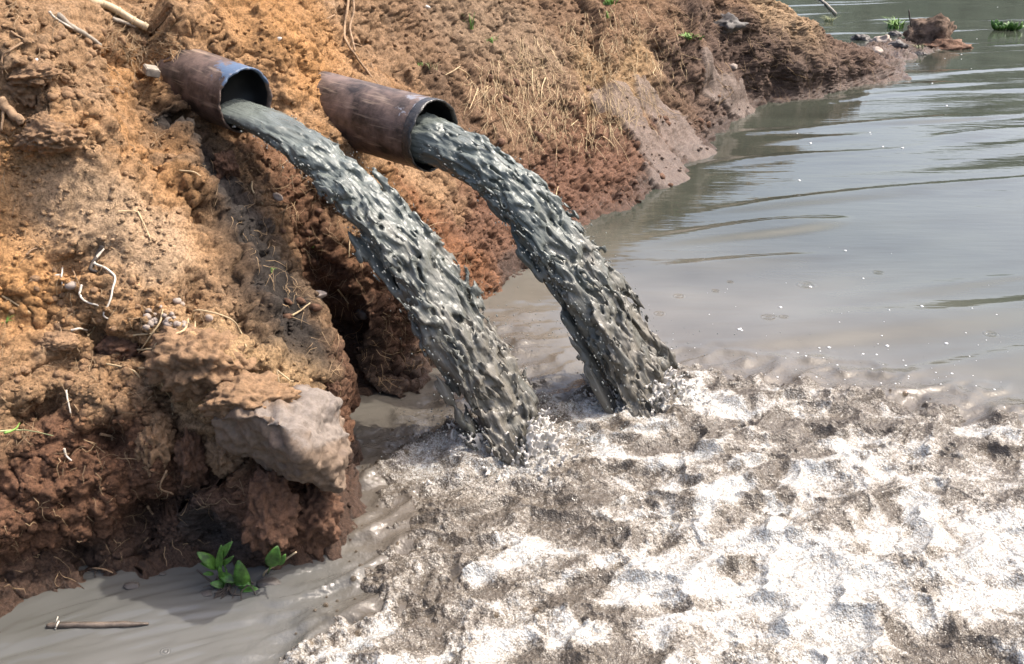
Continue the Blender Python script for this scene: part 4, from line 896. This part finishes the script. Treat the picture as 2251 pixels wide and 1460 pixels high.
# matted rootlets, too many to count
def fibres(name, label, n, region, rpx, rad_, m, seed, fall=(10, 60)):
    rg = np.random.default_rng(seed); V = []; Fq = []; off = 0
    poly = np.array(region, float); lo, hi = poly.min(0), poly.max(0)
    while n > 0:
        q = rg.uniform(lo, hi)
        if sdf_poly(q[None], poly)[0] < 0: continue
        n -= 1; L_ = rg.uniform(*rpx); a_ = math.radians(rg.normal(fall[0], fall[1])); pts = []; x, y = q
        for k in range(5):
            h_, nn_ = hit(x, y)
            if h_ is None: break
            pts.append(h_+nn_*(rg.uniform(.002, .012)+.010*math.sin(math.pi*k/4))); a_ += rg.normal(0, .28); x += math.sin(a_)*L_/4; y += math.cos(a_)*L_/4
        if len(pts) < 4 or np.linalg.norm(np.diff(pts, axis=0), axis=1).max() > .2: continue
        v, f = tube(catmull(pts, 6), rg.uniform(.5, 1.1)*rad_*np.linspace(1, .5, 6), 3, cap=False); V += v; Fq += [tuple(i+off for i in g) for g in f]; off += len(v)
    o = link_mesh(name, mesh_list(name, V, Fq), m); tag(o, label, kind='stuff')
fibres('rootlets', 'mat of fine dry rootlets hanging down the middle of the bank', 620, [(1020, 150), (1180, 60), (1330, 10), (1490, 0), (1500, 130), (1400, 260), (1250, 330), (1060, 270)], (25, 90), .0028, M_straw, 61, (8, 22))
fibres('rootlets', 'fine rootlets in the far part of the bank', 200, [(1500, 0), (1800, 0), (1960, 120), (1800, 190), (1560, 220), (1350, 280), (1480, 140)], (15, 60), .0036, M_fibre, 62, (25, 30))
fibres('rootlets', 'fine rootlets scattered over the left slope', 420, [(0, 0), (330, 60), (340, 380), (560, 860), (740, 1150), (300, 1220), (0, 1300)], (18, 60), .0016, M_fibre, 63, (30, 70))
fibres('rootlets', 'fine rootlets in the dark soil behind the jets', 330, [(420, 340), (680, 330), (1060, 560), (1060, 650), (900, 860), (730, 850), (600, 640)], (18, 60), .0018, M_fibre, 64, (10, 50))
fibres('rootlets', 'knot of fine roots above the first pipe', 120, [(220, 40), (360, 70), (400, 110), (330, 150), (260, 120)], (20, 60), .0022, M_fibre, 65, (60, 80))

# loose crumbs of soil
def crumbs(name, label, n, seed, r0, r1):
    rg = np.random.default_rng(seed); sv, sf = ico(1); V = []; Fc = []; cs = []; off = 0; Cg = C.reshape(NA, NTT, 3)
    rot = rand_rot(n, rg)
    for i in range(n):
        x, y = rg.uniform(-30, 1700), rg.uniform(-10, 1300)
        d = Vector(ray(x, y)).normalized(); loc, nrm, idx, dist = bank_bvh.ray_cast(Vector(EYE), d)
        if loc is None or loc.z < .04: continue
        if perlin(np.array([[loc.x*3, loc.y*3, loc.z*3]]), 15)[0]+rg.normal(0, .25) < -.15: continue
        rr_, cc_ = divmod(idx, (NTT+1)//2-1); col = Cg[min(NA-1, rr_*2), min(NTT-1, cc_*2)]
        r = (r0+(r1-r0)*rg.random()**3)*(.55+.45*dist/4.2)
        v = (sv*(1+rg.uniform(-.28, .28, (len(sv), 1))))@rot[i].T*np.array([1, 1, .75])*r+np.array(loc)+np.array(nrm)*r*.3
        V.append(v); Fc.append(sf+off); off += len(v); cs.append(np.tile(np.append(np.clip(col*rg.uniform(.8, 1.25), .01, .8), 1.0), (len(v), 1)))
    me = mesh_np(name, np.vstack(V), np.vstack(Fc)); add_attr(me, 'soil', 'FLOAT_COLOR', np.vstack(cs)); tag(link_mesh(name, me, M_soil, smooth=False), label, kind='stuff')
crumbs('soil_crumbs', 'loose crumbs of soil strewn over the bank', 11500, 66, .0028, .015)

# ------------------------------------------------------------------ green plants
def leaf_mesh(name, base, tip, width, up, m, parent, fold=.25, curl=.15, n=9, k=5):
    base, tip = np.array(base), np.array(tip); ax = tip-base; L_ = np.linalg.norm(ax); ax /= L_; up = np.array(up, float); sd_ = np.cross(ax, up); sd_ /= np.linalg.norm(sd_)+1e-9; nn_ = np.cross(sd_, ax)
    v = []
    for i in range(n):
        s_ = i/(n-1); w = width*.5*(math.sin(math.pi*min(1, s_*.93+.05))**.75)
        for j in range(k):
            t = 2*j/(k-1)-1; v.append(base+ax*L_*s_+sd_*w*t+nn_*(fold*w*abs(t)*1.2+curl*L_*math.sin(math.pi*s_)))
    f = [(i*k+j, i*k+j+1, (i+1)*k+j+1, (i+1)*k+j) for i in range(n-1) for j in range(k-1)]
    o = link_mesh(name, mesh_list(name, v, f), m, parent); md = o.modifiers.new('thickness', 'SOLIDIFY'); md.thickness = .0012
    return o
def rel_to(o, loc):
    for c in o.children: c.data.transform(Matrix.Translation(-Vector(loc)))
pb = onz(515, 1290); wp_ = empty('water_plant', pb, 'broad leaved green water plant at the foot of the bank with black roots', 'plant')
def pw(x, y, dy=0.0): return aty(x, y, pb[1]+dy)
for b_, t_, w_, u_, fo, cu in [((478, 1250), (433, 1214), .040, (0, -.5, .9), .1, .12), ((474, 1252), (440, 1238), .022, (0, -.4, .9), .1, .1), ((482, 1258), (487, 1198), .024, (0, -1, .2), .5, .05), ((487, 1225), (511, 1190), .030, (-.3, -1, .3), .5, .12),
                               ((540, 1302), (524, 1232), .056, (.2, -1, .25), -.35, .14), ((484, 1262), (516, 1280), .034, (0, -.6, .8), .2, .08), ((490, 1280), (482, 1245), .018, (.3, -1, .2), .3, .05), ((512, 1276), (550, 1285), .03, (0, -.7, .8), .2, .1), ((500, 1290), (462, 1282), .030, (0, -.6, .8), .2, .1), ((520, 1296), (568, 1296), .030, (0, -.6, .9), .25, .12), ((488, 1240), (514, 1222), .018, (0, -1, .3), .4, .1), ((470, 1262), (446, 1262), .016, (0, -.6, .8), .3, .1)]:
    leaf_mesh('leaf', pw(*b_), pw(*t_, -.02), w_, u_, M_leaf, wp_, fo, cu)
for a_, b_ in (((500, 1300), (478, 1250)), ((505, 1300), (484, 1262)), ((512, 1302), (487, 1225)), ((520, 1304), (540, 1302)), ((505, 1302), (512, 1276)), ((492, 1306), (432, 1252))):
    v, f = tube(catmull([pw(*a_), (pw(*a_)+pw(*b_))/2+np.array([.004, -.006, .004]), pw(*b_)], 7), .0034, 6); link_mesh('stem', mesh_list('stem', v, f), M_leaf if b_[0] > 440 else M_darkroot, wp_)
rg = np.random.default_rng(5); V = []; Fq = []; off = 0
for i in range(46):
    a0 = pb+np.array([rg.normal(-.01, .035), rg.normal(0, .02), rg.uniform(.0, .03)]); a1 = a0+np.array([rg.normal(0, .035), rg.normal(-.02, .03), -.02])
    v, f = tube(catmull([a0, (a0+a1)/2+rg.normal(0, .01, 3), a1], 6), .0026, 4); V += v; Fq += [tuple(j+off for j in g) for g in f]; off += len(v)
link_mesh('root_clump', mesh_list('root_clump', V, Fq), M_darkroot, wp_); rel_to(wp_, pb)
lb_ = aty(596, 1243, 2.72); sp_ = empty('leaf_sprig', lb_, 'single bright green leaf leaning on the bank beside a pale twig', 'plant')
leaf_mesh('leaf', aty(594, 1245, 2.71), aty(610, 1200, 2.70), .052, (.2, -1, .3), M_leaf, sp_, .25, .1); leaf_mesh('leaf', aty(612, 1242, 2.71), aty(628, 1218, 2.70), .022, (.2, -1, .3), M_leaf, sp_, .3, .1)
v, f = tube([aty(596, 1243, 2.71), aty(592, 1252, 2.74), onz(588, 1262)], .003, 6); link_mesh('stem', mesh_list('stem', v, f), M_leaf, sp_); rel_to(sp_, lb_)
v, f = tube(catmull([onz(578, 1270, -.01), aty(584, 1256, 2.76), aty(618, 1236, 2.72), aty(651, 1214, 2.68)], 12), np.linspace(.0042, .003, 12), 8); tag(link_mesh('twig', mesh_list('twig', v, f), M_bamboo), 'pale twig slanting out of the water beside the single green leaf', 'twig')
for (x, y, r_, sd_, lb) in ((590, 1283, .035, 401, 'small wet black stone below the pale twig'), (290, 1288, .024, 402, 'black lump breaking the grey water between the bank and the stick'), (455, 1305, .020, 403, 'little black lump in the water left of the green water plant'), (357, 1262, .012, 404, 'tiny black lump near the foot of the bank in the grey water')):
    c = onz(x, y); lump('wet_stone', c, (r_*1.3, r_*.8, r_*.45), M_darkstone, sd_, lb, 'stone', sub=3)
# floating stick with its tie
P = catmull([onz(103, 1376, .012), onz(150, 1374, .012), onz(230, 1374, .006), onz(327, 1371, -.001)], 18); stk = link_mesh('stick', mesh_list('stick', *tube(P, np.concatenate([[.006, .010], np.full(13, .0105), [.008, .006, .003]]), 9)), M_stick)
tag(stk, 'straight wet stick with a pale tie floating in the grey water', 'stick')
T_ = P[4]-P[3]; T_ /= np.linalg.norm(T_); rr_ = [P[3]+.0125*(math.cos(a)*np.cross(T_, [0, 0, 1])+math.sin(a)*np.array([0, 0, 1]))+T_*.006*math.sin(a) for a in np.linspace(0, 2*math.pi, 17)]
v, f = tube(rr_, .0028, 5); link_mesh('tie', mesh_list('tie', v, f), M_pale, stk)
v, f = tube([P[3]+np.array([-.006, 0, .004]), P[3]+np.array([.004, .01, .028])], .002, 5); link_mesh('tie_end', mesh_list('tie_end', v, f), M_pale, stk)
def tuft(name, p, n, hgt, spread, m, label, cat, seed, wd_=.010, lean=(0, 0)):
    rg = np.random.default_rng(seed); V = []; Fq = []; off = 0; p = np.array(p)
    for i in range(n):
        a = rg.random()*6.28; h = hgt*rg.uniform(.5, 1); s_ = spread*rg.uniform(.3, 1); d = np.array([math.cos(a)*s_+lean[0], math.sin(a)*s_+lean[1], 0]); b0 = p+np.array([rg.normal(0, spread*.25), rg.normal(0, spread*.25), -.01])
        sd_ = np.array([-math.sin(a), math.cos(a), 0])
        for k in range(5):
            t = k/4; c = b0+d*t*t+np.array([0, 0, h*(t-.35*t*t)]); w = wd_*.5*(1-t**1.6)+.0004; V += [c-sd_*w, c+np.array([0, 0, w*.5]), c+sd_*w]
        for k in range(4):
            for j in (0, 1): q_ = off+k*3+j; Fq.append((q_, q_+1, q_+4, q_+3))
        off += 15
    return tag(link_mesh(name, mesh_list(name, V, Fq), m), label, cat)
for x, y, n, h, sp, m, lb, wd_ in [(1337, 8, 46, .13, .12, M_grass, 'bright green grass tuft at the top edge of the bank', .016), (1036, 62, 12, .20, .07, M_grass, 'thin green grass tuft above the plain pipe', .007), (1078, 92, 18, .07, .06, M_grass, 'small dark weed right of the thin green tuft', .012), (1092, 86, 10, .08, .05, M_palegrass, 'sparse pale grass beside the small dark weed', .006),
        (948, 150, 16, .10, .07, M_palegrass, 'sparse weed on the slope above the mouth of the plain pipe', .007), (918, 142, 10, .05, .04, M_grass, 'tiny green sprig left of the sparse weed', .010), (1518, 84, 26, .10, .16, M_grass, 'leafy green weed under the dark cut of the far bank', .028), (1330, 38, 16, .12, .08, M_grass, 'short grass below the bright green tuft', .008),
        (1822, 48, 40, .22, .22, M_palegrass, 'pale green grass on the crest of the far bank', .014), (1965, 62, 44, .36, .26, M_grass, 'green grass clump on the far point beside the lone mound', .035), (2022, 106, 10, .16, .10, M_palegrass, 'few yellowish blades at the water edge of the far point', .02),
        (10, 706, 7, .05, .05, M_grass, 'small green blades at the left edge of the slope', .006), (600, 592, 6, .035, .03, M_grass, 'tiny green sprout in the dark soil left of the long jet', .008), (690, 540, 6, .025, .03, M_grass, 'tiny pale green sprout beside the long jet', .010), (1360, 285, 8, .05, .05, M_palegrass, 'small pale sprout on the pinkish mud slab', .010)]:
    h_, _ = hit(x, y); tuft('grass_tuft', h_ if h_ is not None else onz(x, y), n, h, sp, m, lb, 'grass', int(x), wd_)
strand('grass', [(-8, 955), (30, 953), (75, 956), (124, 960)], .0035, M_palegrass, 'long yellow green grass blade at the lower left edge', 'grass', .03, taper=.3)
strand('grass', [(2, 962), (18, 950), (30, 938)], .0045, M_grass, 'short green grass blade above the long yellow green one', 'grass', .03, taper=.3)
hb = onz(2212, 66); hy = empty('water_plant', hb, 'small green plant floating alone on the open river', 'plant'); rg = np.random.default_rng(8)
for i in range(34):
    a = rg.random()*6.28; r_ = rg.uniform(.05, .34); b_ = hb+np.array([math.cos(a)*r_*.7, math.sin(a)*r_*.5, .0]); t_ = b_+np.array([math.cos(a)*rg.uniform(.03, .14), math.sin(a)*.08, rg.uniform(.07, .20)])
    leaf_mesh('leaf', b_, t_, rg.uniform(.07, .11), (math.cos(a)*.5, math.sin(a)*.5-.3, .7), M_leaf, hy, .2, .12, 6, 3)
rel_to(hy, hb)
for px_, lb, r_ in [([(2003, 60), (2000, 40), (1998, 22)], 'bare twig standing on the lone far mound', .012), ([(2052, 128), (2060, 142), (2063, 152)], 'thin dark twig sticking out of the water off the far point', .010)]:
    c = onz(*px_[0]) if px_[0][1] > 100 else aty(*px_[0], onz(2048, 98)[1]-.1); Y_ = c[1]; v, f = tube(catmull([aty(x, y, Y_) for x, y in px_] + ([onz(2061, 156, -.05)] if px_[0][1] > 100 else []), 8), r_, 6)
    tag(link_mesh('twig', mesh_list('twig', v, f), M_darkroot), lb, 'twig')

# ------------------------------------------------------------------ flecks and bubbles on the water
def mat_bubble():
    m = bpy.data.materials.new('bubble_skin'); m.use_nodes = True; t = m.node_tree; N = t.nodes; L = t.links; b = N['Principled BSDF']
    b.inputs['Base Color'].default_value = (.20, .165, .13, 1); b.inputs['Roughness'].default_value = .06; b.inputs['IOR'].default_value = 1.4
    tr = N.new('ShaderNodeBsdfTransparent'); tr.inputs['Color'].default_value = (.72, .67, .60, 1); lw = N.new('ShaderNodeLayerWeight'); lw.inputs['Blend'].default_value = .45
    mr = N.new('ShaderNodeMapRange'); mr.inputs['To Min'].default_value = .10; mr.inputs['To Max'].default_value = .75; L.new(lw.outputs['Facing'], mr.inputs['Value'])
    mx = N.new('ShaderNodeMixShader'); L.new(mr.outputs[0], mx.inputs[0]); L.new(tr.outputs[0], mx.inputs[1]); L.new(b.outputs[0], mx.inputs[2]); L.new(mx.outputs[0], N['Material Output'].inputs['Surface'])
    return m
M_bub = mat_bubble(); M_fleck = mat('foam_fleck', (.8, .8, .77), rough=.4, var=.1)
rg = np.random.default_rng(12); sv, sf = ico(1); V = []; Fc = []; off = 0; pts = []
for i in range(120):
    x = rg.uniform(1390, 2230) if i % 3 else rg.normal(1850, 110); y = 480+380*rg.random()**.28+ (x-1800)*.02
    pts.append((onz(x, y)[:2], .0018+.0065*rg.random()**2.6))
for i in range(26):
    pts.append((onz(rg.uniform(1600, 2200), rg.uniform(10, 420))[:2], .008+.01*rg.random()))
pts += [(onz(x, y)[:2], .012) for x, y in ((1624, 728), (1858, 551), (1781, 632), (2025, 680), (1822, 764), (1950, 760), (2080, 755), (1715, 678))]
xy = np.array([p[0] for p in pts]); hz = water_h(xy[:, 0], xy[:, 1])[0]
for (p, r), z_ in zip(pts, hz): V.append(sv*np.array([r, r, r*.55])+np.array([p[0], p[1], z_])); Fc.append(sf+off); off += len(sv)
tag(link_mesh('foam_flecks', mesh_np('foam_flecks', np.vstack(V), np.vstack(Fc)), M_fleck), 'white flecks of foam drifting on the river', kind='stuff')
sv, sf = ico(2); V = []; Fc = []; off = 0; pts = []
while len(pts) < 300:
    x, y = rg.uniform(640, 2300), rg.uniform(860, 1480); p = onz(x, y)[:2]
    if sdf_poly(p[None], TURB)[0] < .02: continue
    pts.append((p, .004+.016*rg.random()**3))
xy = np.array([p[0] for p in pts]); hz = water_h(xy[:, 0], xy[:, 1])[0]
for (p, r), z_ in zip(pts, hz): V.append(sv*np.array([r, r, r*.85])+np.array([p[0], p[1], z_+.002])); Fc.append(sf+off); off += len(sv)
tag(link_mesh('bubbles', mesh_np('bubbles', np.vstack(V), np.vstack(Fc)), M_bub), 'large bubbles riding among the foam', kind='stuff')

# ------------------------------------------------------------------ splashes where the jets strike the water
def splash(c, n, rx, hgt, seed, label):
    rg = np.random.default_rng(seed); sv, sf = ico(1); V = []; Fc = []; off = 0
    for i in range(n):
        a = rg.random()*2*math.pi; q = abs(rg.normal(0, .75)); r0 = rx*(.25+.75*q); b0 = c+np.array([math.cos(a)*r0, math.sin(a)*r0*.7, 0]); z0 = water_h(b0[:1], b0[1:2])[0][0]
        out = np.array([math.cos(a), math.sin(a), 0])*rg.uniform(.01, .06); L_ = hgt*rg.random()**1.5*math.exp(-q*.5); m_ = int(4+L_*90)
        for k in range(m_):
            t = k/max(1, m_-1); p = np.array([b0[0], b0[1], z0-.008])+out*t*1.6+np.array([0, 0, L_*(2*t-t*t)])+rg.normal(0, .004, 3); r = (.011*(1-.62*t))*rg.uniform(.6, 1.25)
            V.append(sv*r*np.array([1, 1, 1.3])+p); Fc.append(sf+off); off += len(sv)
    me = mesh_np('tmp', np.vstack(V), np.vstack(Fc)); tmp = bpy.data.objects.new('tmp', me); COL.objects.link(tmp)
    md = tmp.modifiers.new('r', 'REMESH'); md.mode = 'VOXEL'; md.voxel_size = .0050
    s_ = tmp.modifiers.new('s', 'SMOOTH'); s_.factor = .5; s_.iterations = 2
    me2 = bpy.data.meshes.new_from_object(tmp.evaluated_get(bpy.context.evaluated_depsgraph_get())); bpy.data.objects.remove(tmp); me2.name = 'splash'
    add_attr(me2, 'tint', 'FLOAT_COLOR', np.tile([.48, .45, .41, 1.], (len(me2.vertices), 1)))
    return tag(link_mesh('splash', me2, M_jet), label, kind='stuff')
splash(onz(1130, 1002), 340, .23, .16, 71, 'brown splash where the long jet hits the water nearest the boulder')
splash(onz(1425, 882), 300, .23, .14, 72, 'brown splash where the ragged jet hits the water by the white foam')
